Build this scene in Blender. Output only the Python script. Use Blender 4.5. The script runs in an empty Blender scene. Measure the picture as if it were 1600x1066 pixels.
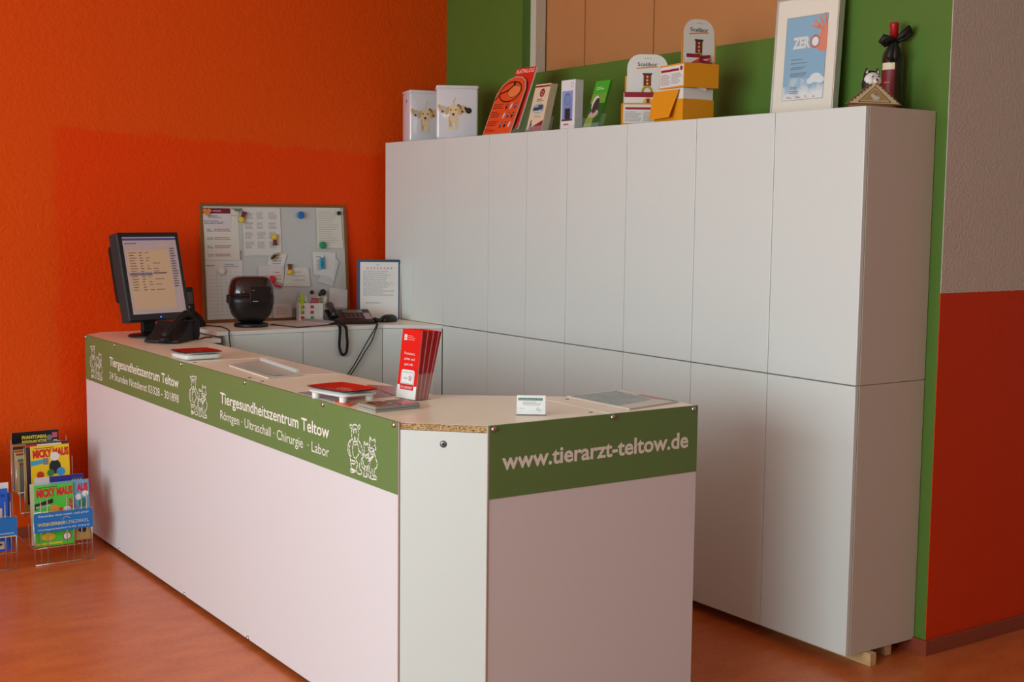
import bpy, bmesh, math, random
from mathutils import Matrix, Vector
from mathutils.geometry import tessellate_polygon
random.seed(7)
S = bpy.context.scene
COL = S.collection

# ---------------------------------------------------------------- camera
cam_d = bpy.data.cameras.new('camera'); cam = bpy.data.objects.new('camera', cam_d); COL.objects.link(cam)
cam_d.sensor_width = 36.0; cam_d.lens = 2034.05 * 36 / 1600; cam_d.clip_start = 0.05
_r = Vector((0.824595, -0.565610, 0.011282)); _u = Vector((0.046189, 0.087187, 0.995121)); _f = Vector((0.563834, 0.820050, -0.098019))
cam.matrix_world = Matrix(((_r.x, _u.x, -_f.x, -3.7983), (_r.y, _u.y, -_f.y, -6.1995), (_r.z, _u.z, -_f.z, 1.56), (0, 0, 0, 1)))
S.camera = cam
# ---------------------------------------------------------------- world, daylight, exposure
wd = bpy.data.worlds.new('sky'); S.world = wd; wd.use_nodes = True
bg = wd.node_tree.nodes['Background']; bg.inputs[0].default_value = (0.78, 0.88, 1.0, 1); bg.inputs[1].default_value = 0.7
def area(name, loc, direction, sx, sy, power, col):
    d = bpy.data.lights.new(name, 'AREA'); d.shape = 'RECTANGLE'; d.size = sx; d.size_y = sy; d.energy = power; d.color = col
    o = bpy.data.objects.new(name, d); COL.objects.link(o); o.location = loc
    o.rotation_euler = Vector(direction).to_track_quat('-Z', 'Y').to_euler(); return o
area('daylight_left', (-7.35, -4.1, 1.75), (1, 0, -0.06), 5.6, 2.3, 285, (0.84, 1.0, 1.04))
area('daylight_front', (-5.8, -10.25, 2.74), (0, 1, -0.1), 1.95, 0.26, 12, (1.0, 0.93, 0.82))
vs = S.view_settings
vs.view_transform = 'Standard'; vs.look = 'None'; vs.gamma = 1.0; vs.use_curve_mapping = False; vs.exposure = 0.2

# ---------------------------------------------------------------- materials
def lin(c):
    out = []
    for v in c[:3]:
        v /= 255.0; out.append(v / 12.92 if v <= 0.04045 else ((v + 0.055) / 1.055) ** 2.4)
    return (*out, 1.0)
_mats = {}
def mat(name, rgb=(200, 200, 200), rough=0.5, spec=0.5, metal=0.0, bump=None, var=None, alpha=1.0, trans=0.0, emit=0.0, coat=0.0):
    if name in _mats: return _mats[name]
    m = bpy.data.materials.new(name); m.use_nodes = True; _mats[name] = m
    nt = m.node_tree; b = nt.nodes['Principled BSDF']
    b.inputs['Base Color'].default_value = lin(rgb); b.inputs['Roughness'].default_value = rough
    b.inputs['Specular IOR Level'].default_value = spec; b.inputs['Metallic'].default_value = metal
    b.inputs['Alpha'].default_value = alpha; b.inputs['Transmission Weight'].default_value = trans
    b.inputs['Coat Weight'].default_value = coat; b.inputs['Coat Roughness'].default_value = 0.08
    if emit: b.inputs['Emission Color'].default_value = lin(rgb); b.inputs['Emission Strength'].default_value = emit
    if bump or var:
        tc = nt.nodes.new('ShaderNodeTexCoord')
    if bump:
        n = nt.nodes.new('ShaderNodeTexNoise'); n.inputs['Scale'].default_value = bump[0]; n.inputs['Detail'].default_value = 3
        nt.links.new(tc.outputs['Object'], n.inputs['Vector'])
        bp = nt.nodes.new('ShaderNodeBump'); bp.inputs['Strength'].default_value = bump[1]; bp.inputs['Distance'].default_value = bump[2] if len(bump) > 2 else 0.004
        nt.links.new(n.outputs['Fac'], bp.inputs['Height']); nt.links.new(bp.outputs['Normal'], b.inputs['Normal'])
    if var:
        n2 = nt.nodes.new('ShaderNodeTexNoise'); n2.inputs['Scale'].default_value = var[0]; n2.inputs['Detail'].default_value = 4
        mp = nt.nodes.new('ShaderNodeMapping'); mp.inputs['Scale'].default_value = var[2] if len(var) > 2 else (1, 1, 1)
        nt.links.new(tc.outputs['Object'], mp.inputs['Vector']); nt.links.new(mp.outputs['Vector'], n2.inputs['Vector'])
        r = nt.nodes.new('ShaderNodeValToRGB'); nt.links.new(n2.outputs['Fac'], r.inputs['Fac'])
        c = lin(rgb); a = var[1]
        r.color_ramp.elements[0].position = 0.3; r.color_ramp.elements[1].position = 0.7
        r.color_ramp.elements[0].color = (c[0] * (1 - a), c[1] * (1 - a), c[2] * (1 - a), 1)
        r.color_ramp.elements[1].color = (min(1, c[0] * (1 + a)), min(1, c[1] * (1 + a)), min(1, c[2] * (1 + a)), 1)
        nt.links.new(r.outputs['Color'], b.inputs['Base Color'])
    return m
def pc(rgb, rough=0.45, spec=0.4):          # printed ink of a plain colour
    return mat('ink_%d_%d_%d' % tuple(rgb), rgb, rough, spec)

def two_paint(name, build):                 # material whose base colour is made by a node recipe
    m = bpy.data.materials.new(name); m.use_nodes = True; nt = m.node_tree
    build(nt, nt.nodes['Principled BSDF']); return m
def N(nt, t, **kw):
    n = nt.nodes.new(t)
    for k, v in kw.items():
        if k in ('operation', 'data_type', 'blend_type', 'feature', 'interpolation_type', 'use_clamp'): setattr(n, k, v)
    return n
def math_n(nt, op, a, b=None, clamp=False):
    n = nt.nodes.new('ShaderNodeMath'); n.operation = op; n.use_clamp = clamp
    for i, v in enumerate((a, b)):
        if v is None: continue
        if isinstance(v, (int, float)): n.inputs[i].default_value = v
        else: nt.links.new(v, n.inputs[i])
    return n.outputs[0]
def step_n(nt, val, lo, hi):
    n = nt.nodes.new('ShaderNodeMapRange'); n.interpolation_type = 'SMOOTHSTEP'
    nt.links.new(val, n.inputs[0]); n.inputs[1].default_value = lo; n.inputs[2].default_value = hi; return n.outputs[0]
def mix_n(nt, f, a, b):
    n = nt.nodes.new('ShaderNodeMix'); n.data_type = 'RGBA'; nt.links.new(f, n.inputs[0])
    for i, v in ((6, a), (7, b)):
        if isinstance(v, tuple): n.inputs[i].default_value = v
        else: nt.links.new(v, n.inputs[i])
    return n.outputs[2]
def noise_n(nt, vec, scale, detail=3):
    n = nt.nodes.new('ShaderNodeTexNoise'); n.inputs['Scale'].default_value = scale; n.inputs['Detail'].default_value = detail
    nt.links.new(vec, n.inputs['Vector']); return n.outputs['Fac']
def bump_n(nt, h, strength, dist, bsdf):
    bp = nt.nodes.new('ShaderNodeBump'); bp.inputs['Strength'].default_value = strength; bp.inputs['Distance'].default_value = dist
    nt.links.new(h, bp.inputs['Height']); nt.links.new(bp.outputs['Normal'], bsdf.inputs['Normal'])

def b_orange(nt, b):
    tc = nt.nodes.new('ShaderNodeTexCoord'); sx = nt.nodes.new('ShaderNodeSeparateXYZ'); nt.links.new(tc.outputs['Object'], sx.inputs[0])
    w = noise_n(nt, tc.outputs['Object'], 9, 3); wob = math_n(nt, 'MULTIPLY', math_n(nt, 'SUBTRACT', w, 0.5), 0.10)
    x = math_n(nt, 'ADD', sx.outputs[0], wob); z = math_n(nt, 'ADD', math_n(nt, 'ADD', sx.outputs[2], wob), math_n(nt, 'MULTIPLY', sx.outputs[0], 0.045))
    mx = step_n(nt, x, -2.12, -2.05); mz = math_n(nt, 'SUBTRACT', 1.0, step_n(nt, z, 1.835, 1.865))
    f = math_n(nt, 'MULTIPLY', mx, mz)
    c = mix_n(nt, f, lin(COLS['orange_a']), lin(COLS['orange_b']))
    nt.links.new(c, b.inputs['Base Color']); b.inputs['Roughness'].default_value = 0.6; b.inputs['Specular IOR Level'].default_value = 0.15
    h = math_n(nt, 'ADD', noise_n(nt, tc.outputs['Object'], 75, 2), math_n(nt, 'MULTIPLY', noise_n(nt, tc.outputs['Object'], 28, 1), 0.6))
    bump_n(nt, h, 0.5, 0.006, b)
def b_return(nt, b):
    tc = nt.nodes.new('ShaderNodeTexCoord'); sx = nt.nodes.new('ShaderNodeSeparateXYZ'); nt.links.new(tc.outputs['Object'], sx.inputs[0])
    z = math_n(nt, 'ADD', sx.outputs[2], math_n(nt, 'MULTIPLY', math_n(nt, 'SUBTRACT', noise_n(nt, tc.outputs['Object'], 60, 1), 0.5), 0.004))
    f = step_n(nt, z, 1.296, 1.298)
    nt.links.new(mix_n(nt, f, lin(COLS['orange_ret']), lin(COLS['white_ret'])), b.inputs['Base Color'])
    b.inputs['Roughness'].default_value = 0.65; b.inputs['Specular IOR Level'].default_value = 0.25
    h = math_n(nt, 'MULTIPLY', noise_n(nt, tc.outputs['Object'], 90, 2), math_n(nt, 'ADD', math_n(nt, 'MULTIPLY', f, 0.8), 0.2))
    bump_n(nt, h, 0.6, 0.006, b)
def b_floor(nt, b):
    tc = nt.nodes.new('ShaderNodeTexCoord')
    mp = nt.nodes.new('ShaderNodeMapping'); mp.inputs['Scale'].default_value = (1, 2.6, 1); nt.links.new(tc.outputs['Object'], mp.inputs['Vector'])
    a = noise_n(nt, mp.outputs['Vector'], 5, 6); c = noise_n(nt, mp.outputs['Vector'], 55, 4)
    f = math_n(nt, 'ADD', math_n(nt, 'MULTIPLY', a, 0.45), math_n(nt, 'MULTIPLY', c, 0.55))
    f = step_n(nt, f, 0.36, 0.64)
    nt.links.new(mix_n(nt, f, lin(COLS['floor_a']), lin(COLS['floor_b'])), b.inputs['Base Color'])
    b.inputs['Specular IOR Level'].default_value = 0.45
    r = math_n(nt, 'ADD', math_n(nt, 'MULTIPLY', c, 0.14), 0.24); nt.links.new(r, b.inputs['Roughness'])
    bump_n(nt, noise_n(nt, tc.outputs['Object'], 180, 2), 0.06, 0.002, b)
def b_chip(nt, b):
    tc = nt.nodes.new('ShaderNodeTexCoord'); v = nt.nodes.new('ShaderNodeTexVoronoi'); v.inputs['Scale'].default_value = 260
    mp = nt.nodes.new('ShaderNodeMapping'); mp.inputs['Scale'].default_value = (1, 1, 2.2); nt.links.new(tc.outputs['Object'], mp.inputs['Vector'])
    nt.links.new(mp.outputs['Vector'], v.inputs['Vector'])
    sp = nt.nodes.new('ShaderNodeSeparateXYZ'); nt.links.new(v.outputs['Color'], sp.inputs[0])
    c = mix_n(nt, sp.outputs[0], lin((96, 66, 30)), lin((214, 178, 122)))
    nt.links.new(c, b.inputs['Base Color']); b.inputs['Roughness'].default_value = 0.8
COLS = dict(orange_a=(226, 78, 8), orange_b=(229, 64, 0), orange_ret=(206, 54, 2), white_ret=(200, 192, 180),
            floor_a=(184, 90, 42), floor_b=(208, 114, 58))
M_orange = two_paint('orange_textured_paint', b_orange); M_return = two_paint('white_and_orange_paint', b_return)
M_floor = two_paint('terracotta_linoleum', b_floor); M_chip = two_paint('raw_chipboard', b_chip)
M_green = mat('green_wall_paint', (84, 118, 44), 0.5, 0.35, bump=(70, 0.15))
M_ceil = mat('white_ceiling_paint', (240, 240, 236), 0.8, 0.2)
M_roomw = mat('pale_room_paint', (214, 208, 200), 0.8, 0.2)
M_base = mat('red_brown_skirting', (140, 66, 44), 0.45, 0.4)
M_cab = mat('white_cabinet_foil', (214, 221, 216), 0.30, 0.5)
M_cabside = mat('white_cabinet_board_shaded', (196, 188, 174), 0.45, 0.4)  # warm shade of the cabinet sides is put into this base colour
M_edge = mat('white_edge_band', (226, 228, 224), 0.4, 0.5)
M_panel = mat('white_counter_panel', (217, 214, 215), 0.45, 0.4)
M_cham = mat('white_corner_board', (206, 212, 206), 0.45, 0.4)
M_top = mat('pale_maple_laminate', (252, 242, 214), 0.30, 0.5)
M_banner = mat('green_banner_board', (98, 130, 74), 0.42, 0.45)
M_letter = mat('cream_lettering', (232, 230, 220), 0.5, 0.3)
M_darkgap = mat('dark_recess', (40, 32, 28), 0.8, 0.2)
M_black = mat('black_plastic', (18, 18, 20), 0.38, 0.5)
M_blackm = mat('matt_black_plastic', (14, 14, 16), 0.6, 0.4)
M_paper = mat('white_paper', (222, 220, 216), 0.7, 0.25)
M_steel = mat('brushed_steel', (190, 186, 180), 0.28, 0.5, metal=1.0)
M_wire = mat('chrome_wire', (205, 200, 192), 0.3, 0.5, metal=0.85)
M_trim = mat('aluminium_trim', (190, 182, 176), 0.4, 0.5, metal=0.4)
M_acry = mat('clear_acrylic', (235, 242, 240), 0.06, 0.5, alpha=0.10)
M_wood = mat('raw_pine', (206, 172, 124), 0.7, 0.2, var=(30, 0.15, (1, 0.1, 1)))
M_oak = mat('light_wood_frame', (150, 100, 52), 0.45, 0.4)

# ---------------------------------------------------------------- mesh builder
_txt = {}
def text_geo(s, bold):
    k = (s, bold)
    if k not in _txt:
        cu = bpy.data.curves.new('lettering', 'FONT'); cu.body = s; cu.size = 1.0; cu.offset = bold; cu.resolution_u = 3
        o = bpy.data.objects.new('lettering', cu); COL.objects.link(o)
        bpy.context.view_layer.update()
        me = o.to_mesh(); vs_ = [v.co.copy() for v in me.vertices]; fs = [tuple(p.vertices) for p in me.polygons]
        o.to_mesh_clear(); bpy.data.objects.remove(o); bpy.data.curves.remove(cu)
        _txt[k] = (vs_, fs)
    return _txt[k]
def frame(o, u, v):
    u = Vector(u).normalized(); v = Vector(v); v = (v - u * v.dot(u)).normalized(); w = u.cross(v)
    return Matrix(((u.x, v.x, w.x, o[0]), (u.y, v.y, w.y, o[1]), (u.z, v.z, w.z, o[2]), (0, 0, 0, 1)))
class MB:
    def __init__(self, T=None):
        self.V = []; self.F = []; self.I = []; self.SM = []; self.mats = []; self.T = T or Matrix.Identity(4)
    def mi(self, m):
        if m not in self.mats: self.mats.append(m)
        return self.mats.index(m)
    def add(self, vs_, fs, m, smooth=False, T=None):
        b = len(self.V); T = self.T @ T if T is not None else self.T
        self.V += [T @ Vector(v) for v in vs_]; k = self.mi(m)
        for f in fs: self.F.append([b + i for i in f]); self.I.append(k); self.SM.append(smooth)
        return self
    def addbm(self, bm, m, smooth=False, T=None):
        bm.verts.index_update()
        self.add([v.co.copy() for v in bm.verts], [[v.index for v in f.verts] for f in bm.faces], m, smooth, T); bm.free(); return self
    def box(self, a, b, m, bev=0.0, seg=2, T=None, smooth=False):
        a = Vector(a); b = Vector(b); bm = bmesh.new(); bmesh.ops.create_cube(bm, size=1.0)
        for v in bm.verts: v.co = Vector([(a[i] + b[i]) / 2 + v.co[i] * (b[i] - a[i]) for i in range(3)])
        if bev: bmesh.ops.bevel(bm, geom=list(bm.edges), offset=bev, segments=seg, affect='EDGES', profile=0.5)
        return self.addbm(bm, m, smooth, T)
    def prism(self, pts, z0, z1, m, side=None, T=None):     # pts: 2-d outline
        n = len(pts); v0 = [(p[0], p[1], z0) for p in pts]; v1 = [(p[0], p[1], z1) for p in pts]
        tr = tessellate_polygon([[Vector((p[0], p[1], 0)) for p in pts]])
        ar = sum(pts[i][0] * pts[(i + 1) % n][1] - pts[(i + 1) % n][0] * pts[i][1] for i in range(n))
        def orient(t, up):
            a, b_, c = [pts[i] for i in t]; s = (b_[0] - a[0]) * (c[1] - a[1]) - (b_[1] - a[1]) * (c[0] - a[0])
            return list(t) if (s > 0) == up else [t[0], t[2], t[1]]
        self.add(v1, [orient(t, True) for t in tr], m, T=T); self.add(v0, [orient(t, False) for t in tr], m, T=T)
        fs = []
        for i in range(n):
            j = (i + 1) % n; q = [i, j, n + j, n + i]
            fs.append(q if ar > 0 else q[::-1])
        self.add(v0 + v1, fs, side or m, T=T); return self
    def lathe(self, prof, m, n=24, T=None, smooth=True, sx=1, sy=1):
        V = []; F = []
        for r, z in prof:
            for k in range(n): a = 2 * math.pi * k / n; V.append((r * sx * math.cos(a), r * sy * math.sin(a), z))
        for i in range(len(prof) - 1):
            for k in range(n): k2 = (k + 1) % n; F.append([i * n + k, i * n + k2, (i + 1) * n + k2, (i + 1) * n + k])
        F.append(list(range(n))[::-1]); F.append([(len(prof) - 1) * n + k for k in range(n)])
        return self.add(V, F, m, smooth, T)
    def tube(self, pts, r, m, n=8, closed=False, T=None):
        P = [Vector(p) for p in pts]; V = []; F = []; prev = None
        for i, p in enumerate(P):
            a = P[i - 1] if i else (P[-1] if closed else P[0]); b = P[i + 1] if i < len(P) - 1 else (P[0] if closed else P[-1])
            t = (b - a).normalized()
            if prev is None: u = t.orthogonal().normalized()
            else: u = (prev - t * prev.dot(t)).normalized()
            prev = u; w = t.cross(u); rr = r[i] if isinstance(r, (list, tuple)) else r
            for k in range(n): an = 2 * math.pi * k / n; V.append(p + (u * math.cos(an) + w * math.sin(an)) * rr)
        m_ = len(P)
        for i in range(m_ if closed else m_ - 1):
            j = (i + 1) % m_
            for k in range(n): k2 = (k + 1) % n; F.append([i * n + k, i * n + k2, j * n + k2, j * n + k])
        if not closed: F.append(list(range(n))[::-1]); F.append([(m_ - 1) * n + k for k in range(n)])
        return self.add(V, F, m, True, T)
    # flat printing, in the plane u = x, v = y, out = z of T
    def rect(self, u0, v0, u1, v1, m, w=0.0004, T=None):
        return self.add([(u0, v0, w), (u1, v0, w), (u1, v1, w), (u0, v1, w)], [[0, 1, 2, 3]], m, T=T)
    def ngon(self, pts, m, w=0.0004, T=None):
        V = [Vector((p[0], p[1], w)) for p in pts]; tr = tessellate_polygon([V]); F = []
        for t in tr:
            a, b_, c = [V[i] for i in t]; s = (b_ - a).cross(c - a).z; F.append(list(t) if s > 0 else [t[0], t[2], t[1]])
        return self.add(V, F, m, T=T)
    def disc(self, u, v, r, m, w=0.0004, T=None, ry=None, n=18, rot=0):
        ry = ry or r; c, s = math.cos(rot), math.sin(rot); P = []
        for k in range(n):
            a = 2 * math.pi * k / n; x = r * math.cos(a); y = ry * math.sin(a); P.append((u + x * c - y * s, v + x * s + y * c, w))
        return self.add(P, [list(range(n))], m, T=T)
    def stroke(self, pts, wd_, m, w=0.0004, T=None, closed=False):
        P = [Vector((p[0], p[1])) for p in pts]
        if closed: P.append(P[0])
        for a, b in zip(P, P[1:]):
            d = (b - a)
            if d.length < 1e-6: continue
            d.normalize(); nn = Vector((-d.y, d.x)) * wd_ / 2; a2 = a - d * wd_ * 0.3; b2 = b + d * wd_ * 0.3
            self.add([(*(a2 - nn), w), (*(b2 - nn), w), (*(b2 + nn), w), (*(a2 + nn), w)], [[0, 1, 2, 3]], m, T=T)
        return self
    def ring(self, u, v, r, wd_, m, w=0.0004, T=None, n=14, ry=None):
        ry = ry or r
        return self.stroke([(u + r * math.cos(2 * math.pi * k / n), v + ry * math.sin(2 * math.pi * k / n)) for k in range(n)], wd_, m, w, T, closed=True)
    def text(self, s, u, v, h, m, w=0.0004, width=None, bold=0.0, align='L', T=None, rot=0.0, slant=0.0):
        V, F = text_geo(s, bold)
        if not V: return self
        x0 = min(p.x for p in V); x1 = max(p.x for p in V); cap = 0.73
        sy = h / cap; sx = sy if width is None else width / (x1 - x0); tw = (x1 - x0) * sx
        off = {'L': 0, 'C': -tw / 2, 'R': -tw}[align]; c, sn = math.cos(rot), math.sin(rot); P = []
        for p in V:
            x = (p.x - x0) * sx + off + slant * p.y * sy; y = p.y * sy
            P.append((u + x * c - y * sn, v + x * sn + y * c, w))
        return self.add(P, F, m, T=T)
    def scrib(self, u0, v0, u1, v1, rows, m, w=0.0004, T=None, frac=0.45, seed=1, words=(2, 6)):   # rows of tiny illegible print
        rd = random.Random(seed); dv = (v1 - v0) / rows
        for i in range(rows):
            v = v1 - dv * (i + 0.75); x = u0; L = (u1 - u0) * rd.uniform(0.55, 1.0)
            while x < u0 + L:
                ww = (u1 - u0) * rd.uniform(0.05, 0.16); e = min(x + ww, u1)
                self.rect(x, v, e, v + dv * frac, m, w, T); x = e + (u1 - u0) * 0.02
        return self
    def build(self, name, parent=None, label=None):
        me = bpy.data.meshes.new(name); me.from_pydata([tuple(v) for v in self.V], [], self.F)
        for m in self.mats: me.materials.append(m)
        me.polygons.foreach_set('material_index', self.I); me.polygons.foreach_set('use_smooth', self.SM); me.update()
        bm = bmesh.new(); bm.from_mesh(me); bm.to_mesh(me); bm.free()
        o = bpy.data.objects.new(name, me); COL.objects.link(o)
        if parent: o.parent = parent
        if label: o['label'] = label
        return o
def thing(name, label, cat, loc=(0, 0, 0), rz=0.0, group=None):
    o = bpy.data.objects.new(name, None); COL.objects.link(o); o.empty_display_size = 0.05
    o.location = loc; o.rotation_euler = (0, 0, math.radians(rz)); return tag(o, label, cat, group)
def tag(o, label, cat, group=None, kind=None):
    o['label'] = label; o['category'] = cat
    if group: o['group'] = group
    if kind: o['kind'] = kind
    return o
def solo(mb, name, label, cat, loc=(0, 0, 0), rz=0.0, group=None):
    o = mb.build(name); o.location = loc; o.rotation_euler = (0, 0, math.radians(rz)); return tag(o, label, cat, group)
def struct(mb, name):
    o = mb.build(name); o['kind'] = 'structure'; return o
def lean(a):                                            # leans the top of a thing backwards (+y) by a degrees
    return Matrix.Rotation(-math.radians(a), 4, 'X')
FRONT = frame((0, 0, 0), (1, 0, 0), (0, 0, 1))          # print plane on a front that faces -y
def front(y=0.0, x=0.0, z=0.0): return frame((x, y, z), (1, 0, 0), (0, 0, 1))

ZT, ZS, HC, ZB = 1.928, 0.9885, 0.9626, 0.046           # cabinet top, desk height, counter height, cabinet underside
XF = -0.3636                                            # front of the cabinet doors
YW = 0.10                                               # orange wall

EMB_S=[[(-83,68),(-78,60),(-64,55),(-58,59),(-64,66),(-83,68)],[(-14,76),(-16,66),(-27,59),(-33,62),(-27,71),(-14,76)],[(-63,67),(-50,72),(-35,71)],[(-67,54),(-69,43),(-68,29),(-60,21),(-55,12),(-47,9),(-37,15),(-32,25),(-25,38),(-23,52),(-27,60)],[(-55,54),(-56,45)],[(-41,56),(-40,48)],[(-58,56),(-40,59)],[(-55,20),(-47,19),(-38,23)],[(-70,23),(-88,12),(-94,-4),(-92,-20),(-78,-32),(-76,-49),(-70,-62),(-78,-73),(-73,-79),(-45,-72),(-40,-64)],[(-60,11),(-63,-8),(-58,-27),(-45,-32),(-32,-23),(-21,-11),(-25,7),(-32,15)],[(-78,13),(-86,-7),(-78,-23),(-73,-29)],[(-25,27),(-10,17),(-3,6),(2,-3),(-8,-9),(-20,-4)],[(-3,-4),(0,-17),(-8,-33),(-5,-47),(7,-54)],[(-70,-41),(-43,-40),(-48,-49),(-70,-50)],[(-73,-70),(-53,-71)],[(-70,-66),(-48,-68)],[(-40,-36),(-30,-46),(-40,-64),(-30,-75),(-8,-74),(-3,-65),(-18,-58),(-20,-42)],[(10,15),(12,32),(22,20)],[(26,21),(33,31),(37,19)],[(10,15),(12,6),(10,-6),(20,-18),(27,-19),(37,-11),(41,3),(37,19)],[(15,-9),(24,-12),(34,-5)],[(7,-7),(2,-26),(7,-42),(22,-46),(42,-39),(49,-31)],[(15,-46),(12,-63),(5,-76),(32,-75),(24,-61),(27,-46)],[(34,-44),(36,-61),(39,-73)],[(46,30),(46,51),(58,39),(66,41),(80,47),(79,33)],[(46,30),(44,13),(51,0),(61,-4),(70,3),(76,18),(79,33)],[(66,20),(84,22)],[(68,16),(85,16)],[(49,7),(60,4),(70,12)],[(46,16),(61,16),(73,21)],[(75,4),(82,-9),(93,-23),(90,-35),(75,-45),(73,-59),(90,-68),(89,-72),(56,-76),(39,-72)],[(70,-4),(56,-18),(34,-31),(39,-23),(61,-8)],[(42,-1),(39,-20)],[(46,-31),(44,-52),(54,-63),(51,-72)],[(61,-45),(61,-59),(73,-68)]]
EMB_D=[(-48,29,4.2),(-30,-37,2.8),(-23,-61,3.1),(-78,6,3.1),(20,8,2.2),(32,10,2.2),(54,29,2.5),(68,30,2.2),(-68,-2,2.2),(-15,6,2.5),(-5,-18,2.5),(39,-32,3.4)]

# ================================================================ setting
struct(MB().box((-7, -10, -0.1), (3.2, YW + 0.2, 0), M_floor), 'floor')
struct(MB().box((-7, -10, 3.1), (3.2, YW + 0.2, 3.2), M_ceil), 'ceiling')
struct(MB().box((-7, YW, 0), (0.3, YW + 0.2, 3.1), M_orange), 'wall_back')
def gx(y): return 0.068 * (y + 3.31) / 3.41             # face of the green wall, very slightly out of square
def gslab(mb, y0, y1, z0, z1, m, d0=0.0, d1=0.2):
    P = [(gx(y0) + d0, y0), (gx(y0) + d1, y0), (gx(y1) + d1, y1), (gx(y1) + d0, y1)]
    mb.prism(P, z0, z1, m)
g = MB(); OY0, OY1, OZ0, OZ1 = -0.66, -2.66, 2.262, 2.95
gslab(g, YW, -3.307, 0, OZ0, M_green); gslab(g, YW, OY0, OZ0, 3.1, M_green); gslab(g, OY1, -3.307, OZ0, 3.1, M_green); gslab(g, OY0, OY1, OZ1, 3.1, M_green)
struct(g, 'wall_right')
struct(MB().prism([(0, -3.31), (3.2, -3.31), (3.2, -3.1), (0.27, -3.1), (0.27, -3.307), (0, -3.307)], 0, 3.1, M_return), 'wall_right_return')
# recess in the green wall: pale plastered reveal, then peach panels
g = MB(); Mrev = mat('pale_plaster', (206, 196, 176), 0.8, 0.2, bump=(120, 0.6, 0.004))
gslab(g, OY0 - 0.0005, OY0 - 0.05, OZ0 + 0.001, OZ1, Mrev, 0.05, 0.11)
struct(g, 'trim_1')
pb = thing('panel_blind', 'peach fabric panel blind filling the recess high in the green wall', 'blind', (0, 0, 0))
Mp = mat('peach_fabric', (190, 130, 80), 0.85, 0.15, bump=(300, 0.1))
ed = [-0.66, -1.03, -1.43, -1.56, -2.02, -2.66]
for i in range(5):
    g = MB(); y0, y1 = ed[i], ed[i + 1]; d = 0.12 + (i % 2) * 0.007
    gslab(g, y0 + (0.03 if i else 0), y1, OZ0 + 0.004, OZ1, Mp, d, d + 0.006); g.build('fabric_panel', pb)
# unseen part of the room that carries the daylight
g = MB(); WY0, WY1 = -1.6, -7.2
g.box((-7.2, -10, 0), (-7, YW + 0.2, 0.6), M_roomw); g.box((-7.2, -10, 2.9), (-7, YW + 0.2, 3.1), M_roomw)
g.box((-7.2, WY0, 0.6), (-7, YW + 0.2, 2.9), M_roomw); g.box((-7.2, -10, 0.6), (-7, WY1, 2.9), M_roomw); struct(g, 'wall_left')
M_roomo = mat('apricot_room_paint', (206, 152, 112), 0.8, 0.2)
g = MB(); g.box((-7, -10.2, 0), (3.2, -10, 2.62), M_roomo); g.box((-7, -10.2, 2.86), (3.2, -10, 3.1), M_roomo)
g.box((-7, -10.2, 2.62), (-6.8, -10, 2.86), M_roomo); g.box((-4.8, -10.2, 2.62), (3.2, -10, 2.86), M_roomo); struct(g, 'wall_front')
struct(MB().box((3.0, -10, 0), (3.2, -3.31, 3.1), M_roomw), 'wall_far_right')
Mwf = mat('white_window_frame', (225, 225, 222), 0.4, 0.4)
g = MB()
for y in (-1.6, -3.0, -4.4, -5.8, -7.14): g.box((-7.14, y - 0.06, 0.6), (-7.06, y, 2.9), Mwf, 0.008)
for z in (0.6, 2.84): g.box((-7.14, WY1, z), (-7.06, WY0, z + 0.06), Mwf, 0.008)
struct(g, 'window_1')
g = MB()
for x in (-6.8, -4.83): g.box((x, -10.14, 2.62), (x + 0.03, -10.06, 2.86), Mwf, 0.004)
for z in (2.62, 2.835): g.box((-6.8, -10.14, z), (-4.8, -10.06, z + 0.025), Mwf, 0.004)
struct(g, 'window_2')
struct(MB().box((0.0, -3.322, 0), (3.0, -3.311, 0.054), M_base, 0.002), 'baseboard_front')
g = MB(); g.prism([(-0.012, -3.322), (-0.001, -3.322), (gx(YW) - 0.001, YW), (gx(YW) - 0.012, YW)], 0, 0.054, M_base); struct(g, 'baseboard_right')
struct(MB().box((-7, YW - 0.012, 0), (-2.02, YW - 0.001, 0.05), M_base, 0.002), 'baseboard_back')

# ================================================================ tall cabinets
YS = [-0.02, 0.2807, 0.5811, 0.993, 1.3057, 1.6131, 2.0187, 2.4363, 2.8474, 3.2596]
def cabinet(name, i0, i1, z0, z1, label, group):
    y0, y1 = -YS[i0], -YS[i1]; t = thing(name, label, 'cabinet', (XF, (y0 + y1) / 2, z0), 0, group)
    oy = (y0 + y1) / 2; h = z1 - z0
    b = MB(); b.box((0.0205, y1 - oy + 0.0006, 0), (-XF - 0.002, y0 - oy - 0.0006, h), M_cabside, 0.001); b.build('body', t)
    for k in range(i0, i1):
        d = MB(); d.box((0, -YS[k + 1] - oy + 0.0013, 0.001), (0.018, -YS[k] - oy - 0.0013, h - 0.001), M_cab, 0.002); d.build('door', t)
UP = 'handleless upper cabinets'; LO = 'handleless lower cabinets'
cabinet('upper_cabinet', 0, 2, ZS + 0.001, ZT, 'white upper cabinet touching the orange wall, under the puppy tins', UP)
cabinet('upper_cabinet', 2, 3, ZS + 0.001, ZT, 'white single-door upper cabinet under the left half of the leaning red catalogue', UP)
cabinet('upper_cabinet', 3, 5, ZS + 0.001, ZT, 'white upper cabinet beneath the cream and the white leaflet holders', UP)
cabinet('upper_cabinet', 5, 7, ZS + 0.001, ZT, 'white upper cabinet beneath the yellow cardboard display boxes', UP)
cabinet('upper_cabinet', 7, 9, ZS + 0.001, ZT, 'white upper cabinet at the open end, beneath framed certificate and wine bottle', UP)
cabinet('lower_cabinet', 2, 3, ZB, ZS - 0.001, 'white single-door lower cabinet just right of the corner desk, behind counter', LO)
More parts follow.
